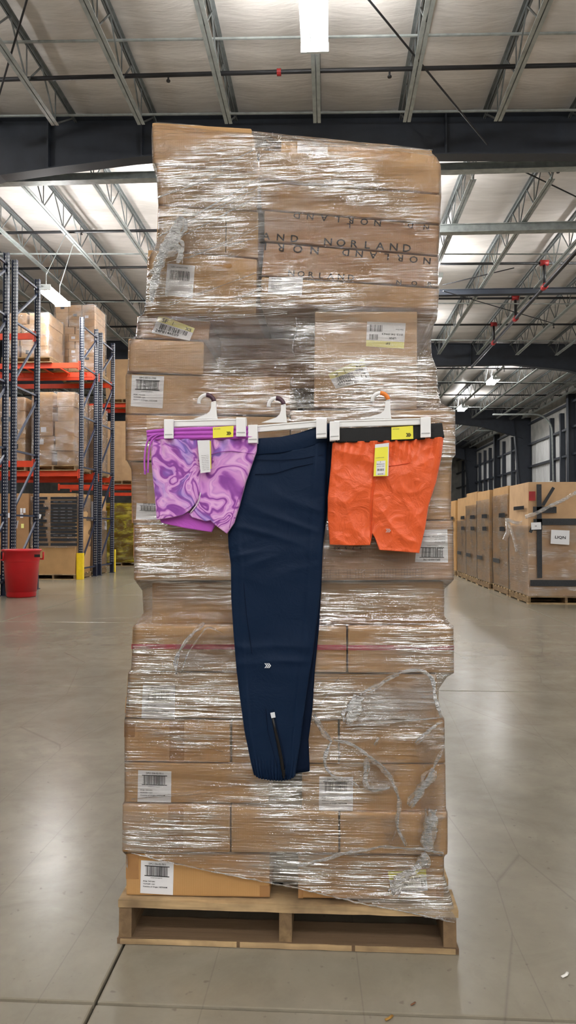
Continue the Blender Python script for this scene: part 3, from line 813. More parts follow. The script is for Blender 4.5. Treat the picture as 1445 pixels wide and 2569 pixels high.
# ---- stretch wrap around the stack
rows = [ # pyL pxL pyR pxR Y
 (306, 382, 374, 1078, 2.21), (318, 378, 392, 1098, 2.19), (335, 377, 410, 1108, 2.182), (410, 380, 487, 1109, 2.18), (440, 390, 520, 1107, 2.185), (520, 395, 560, 1106, 2.185), (600, 392, 610, 1103, 2.185),
 (622, 384, 680, 1102, 2.18), (642, 370, 722, 1104, 2.172), (760, 362, 790, 1099, 2.172), (785, 358, 800, 1097, 2.18), (795, 342, 815, 1089, 2.19), (842, 338, 850, 1083, 2.185),
 (853, 320, 890, 1085, 2.172), (930, 317, 920, 1097, 2.172), (942, 312, 985, 1101, 2.175), (1030, 312, 1010, 1108, 2.175), (1048, 312, 1028, 1144, 2.165), (1150, 312, 1140, 1145, 2.162), (1160, 318, 1150, 1137, 2.165),
 (1178, 327, 1168, 1135, 2.172), (1308, 330, 1300, 1133, 2.172), (1320, 334, 1309, 1139, 2.165), (1452, 333, 1454, 1141, 2.162), (1464, 340, 1463, 1134, 2.168), (1482, 354, 1478, 1117, 2.18),
 (1538, 357, 1545, 1116, 2.18), (1560, 342, 1560, 1126, 2.165), (1572, 331, 1574, 1140, 2.155), (1680, 326, 1690, 1141, 2.155), (1690, 318, 1700, 1124, 2.155), (1720, 317, 1730, 1103, 2.157), (1798, 311, 1790, 1101, 2.157), (1808, 309, 1806, 1117, 2.155),
 (2013, 309, 2034, 1121, 2.155), (2022, 304, 2042, 1125, 2.147), (2138, 303, 2143, 1125, 2.147), (2148, 313, 2154, 1116, 2.152), (2200, 315, 2200, 1116, 2.152), (2250, 314, 2258, 1134, 2.146), (2300, 314, 2312, 1150, 2.139)]
def film_row(t):
    i = min(int(t), len(rows)-2); k = t-i
    a = [rows[i][j]*(1-k)+rows[i+1][j]*k for j in range(5)]
    return P(a[1], a[0], a[4]), P(a[3], a[2], a[4])
NF = 120; NS = 26; NB = 14
ts = []
for i in range(len(rows)-1):
    n = max(1, int((rows[i+1][0]-rows[i][0])/6))
    ts += [i+j/n for j in range(n)]
ts.append(len(rows)-1)
BACK = 3.33
def cut_line(px):
    pts_ = [(250, 2122), (330, 2140), (430, 2165), (560, 2192), (745, 2228), (900, 2265), (1010, 2286), (1152, 2318)]
    for (xa, ya), (xb, yb) in zip(pts_, pts_[1:]):
        if px <= xb: return ya+(yb-ya)*(px-xa)/(xb-xa)
    return pts_[-1][1]
fm = MB(); ring = []
for t in ts:
    a, b = film_row(t); R = .014
    loop = []
    for i in range(NF):
        u = i/(NF-1); x = a.x+R+(b.x-a.x-2*R)*u; z = a.z+(b.z-a.z)*u
        edge = min(1, min(u, 1-u)*12)
        d_ = mnoise.noise(Vector((x*2.2, 0, z*26)))*.0035 + mnoise.noise(Vector((x*7+4, 3, z*70)))*.0016 + mnoise.noise(Vector((x*3+z*2, 9, z*7)))*.004
        loop.append(Vector((x, a.y + (d_-.003)*edge, z)))
    for k in range(1, 4):
        an = math.pi/2*k/3; loop.append(Vector((b.x-R+R*math.sin(an), a.y+R-R*math.cos(an), b.z)))
    for k in range(1, NS):
        u = k/NS; y = a.y+R+(BACK-a.y-2*R)*u
        loop.append(Vector((b.x+mnoise.noise(Vector((y*3, 1, b.z*26)))*.004, y, b.z)))
    for k in range(NB+1):
        u = k/NB; loop.append(Vector((b.x-R+(a.x-b.x+2*R)*u, BACK, b.z+(a.z-b.z)*u)))
    for k in range(1, NS):
        u = k/NS; y = BACK-R-(BACK-a.y-2*R)*u
        loop.append(Vector((a.x+mnoise.noise(Vector((y*3, 5, a.z*26)))*.004, y, a.z)))
    for k in range(3):
        an = math.pi/2*k/3; loop.append(Vector((a.x+R-R*math.cos(an), a.y+R-R*math.sin(an), a.z)))
    ring.append(loop)
nl = len(ring[0])
for l in ring: fm.v += l
invR = CR.transposed()
def topix(v):
    c = invR @ (v - Vector((0, 0, CAMZ))); return W/2+FPX*c.x/-c.z, H/2-FPX*c.y/-c.z
keep = []
for l in ring:
    kr = []
    for i, v in enumerate(l):
        if i < NF+4: px, py = topix(v); kr.append(py < cut_line(px)+1)
        elif i < NF+3+NS+NB: kr.append(v.z > .12)
        else: kr.append(v.z > .215)
    keep.append(kr)
for j in range(len(ring)-1):
    for i in range(nl):
        k = (i+1) % nl
        if keep[j+1][i] and keep[j+1][k]:
            fm.f.append((j*nl+i, (j+1)*nl+i, (j+1)*nl+k, j*nl+k))
wrap = build('stretch_wrap', fm, M['film'], None, smooth=True, label='clear shiny stretch film wrapped around the tall stack of cartons', cat='stretch film')
# film drawn over the top
top = MB()
edge = [ring[0][i] for i in range(0, NF, 6)]
rws = []
for j in range(9):
    v_ = j/8; r_ = []
    for e in edge:
        y = e.y + .16*v_
        r_.append(Vector((e.x, y, e.z + .012*math.sin(math.pi*v_) + .005*mnoise.noise(Vector((e.x*14, y*20, 2))))))
    rws.append(r_)
top.grid(rws); build('top_fold', top, M['film'], wrap, smooth=True)

# bunched, twisted and hanging strands of film
def dense(pts, step=7):
    out = []
    for (xa, ya), (xb, yb) in zip(pts, pts[1:]):
        n = max(1, int(math.hypot(xb-xa, yb-ya)/step)); out += [(xa+(xb-xa)*i/n, ya+(yb-ya)*i/n) for i in range(n)]
    out.append(pts[-1])
    for _ in range(3):
        out = [out[0]] + [((out[i-1][0]+2*out[i][0]+out[i+1][0])/4, (out[i-1][1]+2*out[i][1]+out[i+1][1])/4) for i in range(1, len(out)-1)] + [out[-1]]
    return out
def strand(pts, r, Y=2.140, flat_=.35, mat='film_bunch', name='film_strand', wob=.5):
    d_ = dense(pts); N = len(d_); m = MB(); k_ = FPX/2.15
    nn = 1 if r < 4 else (4 if r < 9 else 7)
    for q in range(nn):
        w = []; rs = []
        for i, (x, y) in enumerate(d_):
            a, b = d_[max(i-1, 0)], d_[min(i+1, N-1)]; L_ = math.hypot(b[0]-a[0], b[1]-a[1]) or 1
            nx, ny = -(b[1]-a[1])/L_, (b[0]-a[0])/L_
            o_ = 0 if nn == 1 else r*1.0*mnoise.noise(Vector((x*.022, y*.022, q*3.7)))*1.7
            w.append(P(x+nx*o_, y+ny*o_, Y) + Vector((0, -.005*mnoise.noise(Vector((x*.05, y*.05, q*5.1))), 0)))
            e = .35+.65*min(1, min(i, N-1-i)/3)
            rr = r if nn == 1 else (r*.42 if q else r*.75)
            rs.append(max(.0005, rr/k_*(.75+.6*mnoise.noise(Vector((x*.11, y*.11, q*2.3))))*e))
        m.tube(w, rs, 8, flat_)
    return build(name, m, M[mat], wrap, smooth=True, kind='stuff' if nn > 1 else None)
for pts, r in [([(788, 1792), (806, 1830), (832, 1862)], 7), ([(832, 1858), (813, 1888), (817, 1925), (842, 1952), (880, 1962), (902, 1975)], 6),
               ([(836, 1856), (880, 1864), (925, 1896), (958, 1925), (980, 1950), (1000, 2000), (998, 2050), (996, 2080), (1020, 2122)], 6),
               ([(996, 2078), (984, 2110)], 2.5), ([(905, 1748), (890, 1785), (868, 1815)], 20), ([(1000, 1690), (930, 1730), (900, 1745)], 5), ([(1000, 1688), (1050, 1680), (1085, 1700), (1094, 1760), (1104, 1800)], 6),
               ([(1108, 1808), (1070, 1838), (1042, 1864)], 6), ([(860, 1822), (980, 1812), (1108, 1800)], 3), ([(1088, 1930), (1062, 1980), (1026, 2022)], 13), ([(1082, 2030), (1076, 2090), (1070, 2135)], 17),
               ([(1058, 2138), (1062, 2178)], 19), ([(1052, 2170), (1008, 2204), (982, 2244)], 12), ([(745, 2172), (800, 2160), (870, 2140), (960, 2125), (1060, 2130), (1112, 2142)], 5),
               ([(920, 1900), (916, 1950), (930, 1985), (978, 1975)], 8), ([(1040, 2020), (1100, 1900), (1112, 1880)], 4), ([(940, 1870), (950, 1850)], 5),
               ([(458, 545), (440, 590), (412, 640), (388, 690)], 17), ([(440, 600), (455, 640), (450, 660)], 11), ([(410, 640), (385, 720), (380, 760)], 9),
               ([(512, 1562), (474, 1600), (444, 1640), (440, 1692)], 6), ([(560, 1590), (520, 1570), (470, 1640), (455, 1690)], 2.5),
               ([(742, 795), (746, 826), (734, 862), (733, 885), (742, 897)], 1.8)]:
    strand(pts, r, 2.128 if r < 15 else 2.133)
strand([(330, 2140), (430, 2165), (560, 2192), (745, 2228), (900, 2265), (1010, 2286), (1140, 2314)], 2.6, 2.140, .8, 'film_bunch', 'film_edge', .15)
def film_sheet(q):
    g = []; TL, TR, BR, BL = q
    for j in range(19):
        v = j/18; r_ = []
        for i in range(19):
            u = i/18
            x = (TL[0]*(1-u)+TR[0]*u)*(1-v)+(BL[0]*(1-u)+BR[0]*u)*v; y = (TL[1]*(1-u)+TR[1]*u)*(1-v)+(BL[1]*(1-u)+BR[1]*u)*v
            n_ = mnoise.noise(Vector((x*.05, y*.05, 1))); e_ = mnoise.noise(Vector((x*.03, y*.03, 7)))*14
            p = P(x+e_, y+mnoise.noise(Vector((x*.03, y*.03, 13)))*14, 2.142); p.y -= .006*n_ + .003*mnoise.noise(Vector((x*.16, y*.16, 4))); r_.append(p)
        g.append(r_)
    m = MB(); m.grid(g); build('loose_film_sheet', m, M['film_sheet'], wrap, smooth=True)
for q in ([(905, 1742), (1090, 1690), (1108, 1806), (860, 1822)], [(920, 1890), (990, 1905), (985, 1982), (912, 1985)], [(950, 2040), (1012, 2040), (1020, 2118), (972, 2122)], [(1060, 1965), (1114, 1935), (1108, 2140), (1050, 2140)],
          [(398, 562), (462, 545), (440, 720), (372, 760)], [(440, 1600), (580, 1582), (588, 1650), (440, 1692)], [(1040, 1860), (1112, 1806), (1114, 1900), (1050, 1935)]): film_sheet(q)
folds = MB()
rnd = random.Random(5)
fl_ = [((398, 585), (644, 446)), ((402, 600), (642, 470)), ((420, 610), (645, 500)), ((396, 500), (560, 430)), ((395, 492), (636, 382)), ((470, 640), (648, 566)), ((400, 655), (640, 590)),
       ((420, 770), (640, 690)), ((520, 790), (660, 715)), ((790, 1790), (850, 1700)), ((788, 1760), (870, 1745)), ((790, 1720), (905, 1745)), ((790, 1700), (1000, 1688)),
       ((640, 340), (1085, 385)), ((640, 350), (860, 372)), ((500, 800), (720, 790)), ((560, 1030), (800, 1012)), ((800, 1000), (930, 975)), ((340, 1820), (560, 1880)), ((330, 2000), (600, 1975))]
for (a, b) in fl_:
    for k in range(2):
        o1, o2 = rnd.uniform(-9, 9), rnd.uniform(-9, 9)
        folds.tube([P(a[0], a[1]+o1, 2.164), P((a[0]+b[0])/2, (a[1]+b[1]+o1+o2)/2+1.5, 2.161), P(b[0], b[1]+o2, 2.164)], rnd.uniform(.0007, .0013), 6)
build('film_creases', folds, M['film_bunch'], wrap, smooth=True, kind='stuff')
#==SPLIT==
# ================================================================== GARMENTS
def fabric(name, rgb, rough=.55, crease=.5, sheen=.2, scale=22, weave=500, spec=.4):
    t = NT(name)
    a = t.noise(t.coords((1, 1, 1)), scale, 5, .6, 1.2).outputs['Fac']
    r = t.math('ABSOLUTE', t.math('SUBTRACT', a, .5))
    w = t.noise(t.coords(), weave, 2).outputs['Fac']
    c = lin(rgb); d = tuple(x*.86 for x in c[:3]) + (1,)
    col = t.mix(t.math('MULTIPLY', w, .5), c, d)
    h = t.math('ADD', t.math('MULTIPLY', t.math('POWER', t.math('SUBTRACT', 1, r), 4), crease), t.math('MULTIPLY', w, .02))
    t.pbr(col, rough, 0, t.bump(h, .45, .01), spec, **{'Sheen Weight': sheen})
    return t.done()
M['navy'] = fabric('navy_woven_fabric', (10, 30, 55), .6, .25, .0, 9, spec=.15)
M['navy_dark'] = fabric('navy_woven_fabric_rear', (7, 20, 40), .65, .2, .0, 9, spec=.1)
M['orange'] = fabric('orange_nylon', (224, 92, 40), .42, .55, .1, 15)
M['black_band'] = fabric('black_elastic', (18, 18, 20), .7, .1, .1, 30)
M['purple'] = fabric('purple_jersey', (178, 78, 186), .65, .2, .3, 16)
M['purple_seam'] = fabric('purple_seam_thread', (150, 62, 165), .7, .1, .2, 16)
def marble():
    t = NT('marbled_jersey')
    v = t.coords()
    n0 = t.noise(v, 7, 2, .5, .5)
    off = t.n('ShaderNodeVectorMath', {0: n0.outputs['Color'], 3: .16}, operation='SCALE').outputs[0]
    vv = t.n('ShaderNodeVectorMath', {0: v, 1: off}, operation='ADD').outputs[0]
    n1 = t.noise(vv, 6.5, 2.5, .45, 1.2).outputs['Fac']
    w = t.math('ADD', t.math('MULTIPLY', t.math('SINE', t.math('MULTIPLY', n1, 52.0)), .5), .5)
    w = t.math('ADD', t.math('MULTIPLY', w, .62), t.math('MULTIPLY', t.noise(vv, 16, 3, .5, 1.2).outputs['Fac'], .38))
    base = t.ramp(w, [(.18, lin((132, 62, 150))), (.30, lin((160, 88, 176))), (.38, lin((196, 128, 200))), (.56, lin((214, 152, 212))), (.68, lin((196, 134, 204))), (.80, lin((222, 170, 218)))])
    b = t.noise(vv, 6, 3, .5, .8).outputs['Fac']
    bm_ = t.ramp(b, [(.50, (0, 0, 0, 1)), (.63, (.75, .75, .75, 1))])
    col = t.mix(bm_, base, lin((116, 124, 204)))
    f = t.noise(t.coords(), 26, 4).outputs['Fac']
    t.pbr(col, .65, 0, t.bump(f, .25, .006), .3, **{'Sheen Weight': .2})
    return t.done()
M['marble'] = marble()
M['zip'] = flat('zip_black', (16, 14, 14), .4)
M['reflective'] = flat('reflective_white', (225, 228, 232), .35)
M['reflective_grey'] = flat('reflective_grey', (190, 168, 165), .4)
M['marker_plum'] = flat('size_marker_plum', (74, 50, 62), .4)
M['marker_orange'] = flat('size_marker_orange', (224, 128, 54), .4)

def resamp(pl, n):
    L = [0]
    for a, b in zip(pl, pl[1:]): L.append(L[-1]+math.hypot(b[0]-a[0], b[1]-a[1]))
    out = []; j = 0
    for i in range(n):
        d_ = L[-1]*i/(n-1)
        while j < len(pl)-2 and L[j+1] < d_: j += 1
        k = (d_-L[j])/max(L[j+1]-L[j], 1e-6); a, b = pl[j], pl[j+1]
        out.append((a[0]+(b[0]-a[0])*k, a[1]+(b[1]-a[1])*k))
    return out
def cloth(name, top, bot, left, right, Y, disp, mat, parent, nu=70, nv=90, thick=.010):
    """panel of cloth filled between four edge lines; disp(u,v,p) pushes it towards the viewer; closed at the back"""
    T, B = resamp(top, nu), resamp(bot, nu); Lf, Rt = resamp(left, nv), resamp(right, nv)
    g = []
    for j in range(nv):
        v = j/(nv-1); r = []
        for i in range(nu):
            u = i/(nu-1)
            x = (1-v)*T[i][0]+v*B[i][0]+(1-u)*Lf[j][0]+u*Rt[j][0] - ((1-u)*(1-v)*T[0][0]+u*(1-v)*T[-1][0]+(1-u)*v*B[0][0]+u*v*B[-1][0])
            y = (1-v)*T[i][1]+v*B[i][1]+(1-u)*Lf[j][1]+u*Rt[j][1] - ((1-u)*(1-v)*T[0][1]+u*(1-v)*T[-1][1]+(1-u)*v*B[0][1]+u*v*B[-1][1])
            p = P(x, y, Y); p.y -= disp(u, v, p); r.append(p)
        g.append(r)
    m = MB(); m.grid(g); n = nu*nv
    m.v += [Vector((p.x, Y+thick, p.z)) for r in g for p in r]
    for j in range(nv-1):
        for i in range(nu-1):
            a = n+j*nu+i; m.f.append((a, a+1, a+nu+1, a+nu))
    for i in range(nu-1):
        m.f.append((i, i+1, n+i+1, n+i)); b = (nv-1)*nu+i; m.f.append((b+1, b, n+b, n+b+1))
    for j in range(nv-1):
        a = j*nu; m.f.append((a+nu, a, n+a, n+a+nu)); b = j*nu+nu-1; m.f.append((b, b+nu, n+b+nu, n+b))
    o = build(name, m, mat, parent, smooth=True)
    return o
def nz(p, s, k=0.0): return mnoise.noise(Vector((p.x*s, k, p.z*s)))
def ridge(p, sx, sz, k=0.0, ang=0.0):
    ca, sa = math.cos(ang), math.sin(ang)
    a, b = p.x*ca-p.z*sa, p.x*sa+p.z*ca
    return 1-min(1, abs(mnoise.noise(Vector((a*sx, k, b*sz))))*2.4)
def bulge(u, v, w=.08):
    return min(1, min(u, 1-u)/w)**.5
def seam(name, pts, Y, parent, mat, r=.9):
    d_ = dense(pts, 5); m = MB(); m.tube([P(x, y, Y) for x, y in d_], r/FPX*2.1, 6); return build(name, m, mat, parent, smooth=True)
def chevrons(name, cx, cy, size, Y, mat, parent, slant=.0, sub=None):
    m = MB(); u = size/6.0
    for k in range(3):
        x = cx+(k-1.25)*2.0*u
        for (a, b) in (((x-1.1*u, cy-2.6*u), (x+.9*u, cy)), ((x+.9*u, cy), (x-1.1*u, cy+2.6*u))):
            w = .62*u
            m.poly([P(a[0]-w, a[1], Y), P(b[0]-w, b[1], Y), P(b[0]+w, b[1], Y), P(a[0]+w, a[1], Y)] if a[1] > b[1] else [P(a[0]-w, a[1], Y), P(b[0]-w, b[1], Y), P(b[0]+w, b[1], Y), P(a[0]+w, a[1], Y)])
    return build(name, m, mat, parent, fix=True)

# ---- hangers
def hanger(bar, th, clips, stem, hook_c, hook_r, mk, label, Y=2.100):
    (xa, ya), (xb, yb) = bar
    base = P((xa+xb)/2, ya+th, Y)
    r = empty('clip_hanger', base, label, 'hanger', 'white clip hangers')
    q = [P(xa, ya, Y-.004), P(xb, yb, Y-.004), P(xb, yb+th, Y-.004), P(xa, ya+th, Y-.004)]
    m = MB(); m.hexa(q, [p+Vector((0, .010, 0)) for p in q]); build('cross_bar', m, M['white_plastic'], r, bevel=.0025)
    q = [P(xa+3, ya+1, Y-.006), P(xb-3, yb+1, Y-.006), P(xb-3, yb+3.5, Y-.006), P(xa+3, ya+3.5, Y-.006)]
    m = MB(); m.hexa(q, [p+Vector((0, .004, 0)) for p in q]); build('top_rib', m, M['white_plastic'], r, bevel=.0008)
    for (x0, y0, x1, y1, dx) in clips:
        q = [P(x0, y0, Y-.020), P(x1, y0-dx, Y-.020), P(x1, y1-dx, Y-.020), P(x0, y1, Y-.020)]
        m = MB(); m.hexa(q, [p+Vector((0, .006, 0)) for p in q]); c = build('clip', m, M['white_plastic'], r, bevel=.002)
        q2 = [p+Vector((0, .022, 0)) for p in q]; m = MB(); m.hexa(q2, [p+Vector((0, .005, 0)) for p in q2]); build('clip_back', m, M['white_plastic'], c, bevel=.0015)
        q3 = [P(x0, y0, Y-.016), P(x1, y0-dx, Y-.016), P(x1, y0-dx+5, Y-.016), P(x0, y0+5, Y-.016)]
        m = MB(); m.hexa(q3, [p+Vector((0, .02, 0)) for p in q3]); build('clip_bridge', m, M['white_plastic'], c, bevel=.001)
        yy = y0+(y1-y0)*.76
        q4 = [P(x0+2.5, yy, Y-.0215), P(x1-2.5, yy-dx, Y-.0215), P(x1-2.5, yy-dx+2, Y-.0215), P(x0+2.5, yy+2, Y-.0215)]
        m = MB(); m.hexa(q4, [p+Vector((0, .002, 0)) for p in q4]); build('clip_groove', m, flat('clip_groove_grey', (196, 196, 198), .4), c)
    # stem: flared plate rising from the bar to the hook
    x, yb_, yt, wl = stem
    Lp = [(x-6, yt), (x-6.5, yt+14), (x-10, yt+24), (x-18, yt+31), (x-wl, yb_)]; Rp = [(x+6, yt), (x+6, yt+14), (x+6.5, yt+24), (x+7.5, yt+31), (x+9, yb_)]
    m = MB(); fr = []
    for (a, b) in zip(Lp, Rp): fr.append((P(a[0], a[1], Y-.003), P(b[0], b[1], Y-.003)))
    for (a, b), (c, d_) in zip(fr, fr[1:]):
        m.hexa([a, b, d_, c], [p+Vector((0, .007, 0)) for p in (a, b, d_, c)])
    build('stem', m, M['white_plastic'], r)
    cx_, cy_ = hook_c
    ang = [0+math.pi*k/20 for k in range(0, 23)]
    def hk(a0, a1): return [P(cx_+hook_r*math.cos(math.pi*k/20), cy_-hook_r*math.sin(math.pi*k/20), Y+.0005+.00022*k*k*.1) for k in range(a0, a1)]
    m = MB(); m.tube(hk(0, 22), [.0058]*18+[.0056, .0056, .006, .0062], 10, .7); build('hook', m, M['white_plastic'], r, smooth=True)
    m = MB(); m.tube(hk(1, 11), .0066, 10, .75); build('size_marker', m, mk, r, smooth=True)
    return r
hanger(((428, 1054), (600, 1050)), 17, [(411, 1052, 435, 1100, 0), (592, 1047, 617, 1095, 0)], (536, 1051, 1008, 50), (518, 1010), 19, M['marker_plum'], 'white clip hanger holding the purple marbled shorts')
hanger(((610, 1070), (812, 1053)), 17, [(622, 1066, 646, 1112, 1), (793, 1051, 820, 1099, 2)], (711, 1060, 1016, 55), (693, 1018), 19, M['marker_plum'], 'white clip hanger holding the navy trousers', 2.112)
hanger(((838, 1055), (1075, 1048)), 17, [(827, 1057, 852, 1105, 1), (1055, 1047, 1081, 1098, 1)], (973, 1050, 1006, 58), (954, 1006), 20, M['marker_orange'], 'white clip hanger with an orange size marker holding the orange shorts', 2.098)

# ---- navy trousers
YN_ = 2.128
tr = empty('jogger_trousers', P(690, 1950, YN_), 'navy blue woven jogger trousers hanging folded down the front of the stack', 'trousers')
def d_tr(u, v, p):
    b = bulge(u, v, .10)
    w = .004*ridge(p, 3, 16, 1, .25)*max(0, 1-abs(v-.22)*4) + .0022*nz(p, 16, 4) + .004*nz(p, 6, 2)
    fold = .006*math.exp(-((u-.86)/.03)**2) + .003*math.exp(-((u-.12)/.02)**2)*(v > .25)
    cuff = (.0035*math.sin(u*95+3*nz(p, 12)) + .0015*math.sin(u*170))*max(0, (v-.93)/.07)**.7 if v > .93 else 0
    knee = .004*ridge(p, 4, 22, 6, .2)*math.exp(-((v-.62)/.05)**2) + .003*ridge(p, 5, 26, 8, -.2)*math.exp(-((v-.33)/.06)**2)
    return .010*b + w*b + fold*.4 + cuff + knee*b
def d_back(u, v, p): return .004*bulge(u, v, .2)+.002*nz(p, 12, 3)
# rear leg first
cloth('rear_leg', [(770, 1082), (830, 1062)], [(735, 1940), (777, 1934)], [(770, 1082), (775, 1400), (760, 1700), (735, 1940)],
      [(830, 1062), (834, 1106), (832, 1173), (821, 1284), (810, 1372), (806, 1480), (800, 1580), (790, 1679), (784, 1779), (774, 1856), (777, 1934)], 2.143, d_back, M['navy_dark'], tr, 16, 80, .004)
leg_top = [(640, 1140), (700, 1136), (750, 1128), (795, 1114), (821, 1104)]
cloth('front_leg', leg_top, [(637, 1943), (655, 1951), (680, 1955), (708, 1956), (725, 1953), (741, 1947)],
      [(640, 1140), (610, 1220), (580, 1300), (572, 1340), (573, 1372), (579, 1416), (580, 1500), (585, 1580), (593, 1679), (604, 1768), (613, 1834), (629, 1912), (637, 1943)],
      [(821, 1104), (817, 1217), (812, 1350), (803, 1490), (795, 1557), (786, 1635), (775, 1701), (761, 1801), (753, 1867), (744, 1923), (741, 1947)], YN_, d_tr, M['navy'], tr, 90, 220, .010)
def d_wb(u, v, p): return .009*bulge(u, v, .06)+.003*math.sin(v*math.pi)+.002*nz(p, 18, 5)
cloth('waistband', [(643, 1101), (706, 1097), (750, 1087), (795, 1072), (827, 1062)], [(640, 1142), (700, 1138), (750, 1130), (795, 1116), (824, 1106)],
      [(643, 1101), (640, 1142)], [(827, 1062), (824, 1106)], YN_-.001, d_wb, M['navy'], tr, 60, 14, .011)
Yf_ = YN_-.0175
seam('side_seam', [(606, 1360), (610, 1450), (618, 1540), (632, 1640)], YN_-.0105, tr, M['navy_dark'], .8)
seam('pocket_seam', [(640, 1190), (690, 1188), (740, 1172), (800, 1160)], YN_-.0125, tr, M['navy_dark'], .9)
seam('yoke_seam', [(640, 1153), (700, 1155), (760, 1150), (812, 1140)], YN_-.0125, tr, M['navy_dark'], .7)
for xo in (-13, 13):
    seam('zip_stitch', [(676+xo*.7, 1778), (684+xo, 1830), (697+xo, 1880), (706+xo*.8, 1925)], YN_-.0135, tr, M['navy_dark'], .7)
zt = MB(); d_ = [(684, 1800), (690, 1830), (697, 1860), (704, 1895), (709, 1925), (712, 1946)]
zt.tube([P(x, y, YN_-.0135) for x, y in d_], [.0035, .0042, .0046, .005, .0052, .0054], 8, .5)
z_ = build('zip', zt, M['zip'], tr, smooth=True, label='black zip at the trouser cuff')
q = [P(678, 1789, YN_-.017), P(689, 1787, YN_-.017), P(691, 1800, YN_-.017), P(681, 1802, YN_-.017)]
m = MB(); m.hexa(q, [p+Vector((0, .003, 0)) for p in q]); build('zip_tab', m, M['reflective'], z_, label='white reflective tab')
m = MB(); q = [P(709, 1932, YN_-.018), P(715, 1932, YN_-.018), P(714, 1953, YN_-.018), P(710, 1953, YN_-.018)]; m.hexa(q, [p+Vector((0, .002, 0)) for p in q]); build('zip_pull', m, M['zip'], z_, bevel=.0006)
chevrons('chest_emblem' if False else 'chevron_emblem', 673, 1670, 14, YN_-.0195, M['reflective'], tr)

# ---- orange shorts
YO = 2.118
sh = empty('running_shorts', P(940, 1385, YO), 'bright orange running shorts with a black waistband hanging on the right', 'shorts')
def d_or(u, v, p):
    g = .005*math.sin(u*60+4*nz(p, 9))*max(0, 1-v/.28)
    b = bulge(u, v, .06)
    w = .0055*ridge(p, 7, 11, 1, .7)+.004*ridge(p, 13, 9, 5, -.6)+.0022*ridge(p, 26, 22, 8, .3)+.0055*nz(p, 9, 2)
    cs = -.006*math.exp(-((u-.40)/.018)**2)*(v > .3)
    return .008+.006*b+(g+w+cs)*b
cloth('shorts_body', [(834, 1110), (900, 1109), (980, 1107), (1050, 1103), (1112, 1098)],
      [(827, 1366), (880, 1368), (927, 1367), (931, 1354), (933, 1337), (940, 1349), (951, 1379), (1000, 1383), (1051, 1387)],
      [(834, 1110), (830, 1170), (822, 1249), (822, 1297), (827, 1366)], [(1112, 1098), (1107, 1144), (1093, 1210), (1074, 1270), (1065, 1328), (1051, 1387)], YO, d_or, M['orange'], sh, 170, 150, .010)
def d_ob(u, v, p): return .014+.003*bulge(u, v, .05)+.0006*math.sin(u*240)+.0015*nz(p, 9)
cloth('waistband', [(833, 1076), (900, 1075), (980, 1072), (1050, 1068), (1107, 1062)], [(834, 1112), (900, 1111), (980, 1109), (1050, 1105), (1113, 1099)], [(833, 1076), (834, 1112)], [(1107, 1062), (1113, 1099)], YO-.001, d_ob, M['black_band'], sh, 90, 10, .011)
m_or = fabric('orange_seam_thread', (206, 66, 22), .6, .1, 0, 20)
seam('yoke_seam', [(975, 1170), (1015, 1164), (1045, 1156), (1103, 1148)], YO-.020, sh, m_or, .9)
seam('centre_seam', [(955, 1190), (950, 1240), (942, 1290), (934, 1337)], YO-.014, sh, m_or, .8)
chevrons('chevron_emblem', 975, 1331, 11, YO-.0265, M['reflective_grey'], sh)
def sticker(parent, q, Y, mat, name, lab):
    s = Sheet(name, [P(x, y, Y) for x, y in q], mat, parent, 0, lab, thick=.0015); return s
s = sticker(sh, [(982, 1072), (1036, 1068), (1037, 1101), (982, 1103)], YO-.022, M['yellow'], 'yellow_sticker', 'yellow size sticker on the waistband')
s.text(.06, .2, .004, 'all in motion', width=.3, mat=M['ink_grey']); chevrons('chevron_emblem', 1026, 1091, 11, YO-.0232, M['ink'], s.o)
s = sticker(sh, [(941, 1115), (976, 1111), (974, 1194), (937, 1195)], YO-.036, M['paper'], 'hang_tag', 'yellow and white paper hang tag')
s.rect(0, .94, .11, 1, M['yellow'], 'yellow_field', .0004); s.rect(.16, .78, .53, .97, M['paper'], 'price_patch', .0008)
s.text(.08, .44, .003, 'ALL IN MOTION RUN SHORT', width=.6, mat=M['ink_grey'], lift=.001)
s.text(.40, .58, .004, 'S', width=.07, lift=.0014); s.text(.18, .64, .003, 'MENS RUNNING SHORTS', width=.56, lift=.0014); s.text(.20, .71, .003, '059 07 1184', width=.5, mat=M['ink_grey'], lift=.0014)
s.bars(.24, .70, .77, .84, 14, 41); s.text(.28, .95, .004, '$24.99', width=.36, lift=.0014)

# ---- purple marbled shorts
YP = 2.112
ps = empty('marbled_shorts', P(500, 1335, YP), 'purple and pink marbled shorts with a drawstring hanging on the left', 'shorts')
def d_ln(u, v, p): return .004*bulge(u, v)+.002*nz(p, 20, 3)
cloth('liner', [(396, 1290), (470, 1285), (545, 1310)], [(404, 1311), (464, 1325), (531, 1335)], [(396, 1290), (404, 1311)], [(545, 1310), (531, 1335)], YP+.004, d_ln, M['purple'], ps, 40, 14, .006)
def d_pl(u, v, p):
    b = bulge(u, v, .07)
    return .006+.006*b+(.005*math.sin(u*26+3*nz(p, 8))*max(0, 1-v/.22)+.0035*ridge(p, 6, 4, 2, .15)+.003*nz(p, 11, 1))*b
cloth('right_leg', [(492, 1103), (560, 1104), (646, 1102)], [(476, 1289), (484, 1298), (517, 1308), (530, 1305), (545, 1320), (570, 1339)],
      [(492, 1103), (498, 1170), (500, 1237), (490, 1268), (476, 1289)], [(646, 1102), (644, 1133), (631, 1170), (617, 1210), (601, 1270), (588, 1312), (570, 1339)], YP, d_pl, M['marble'], ps, 80, 100, .006)
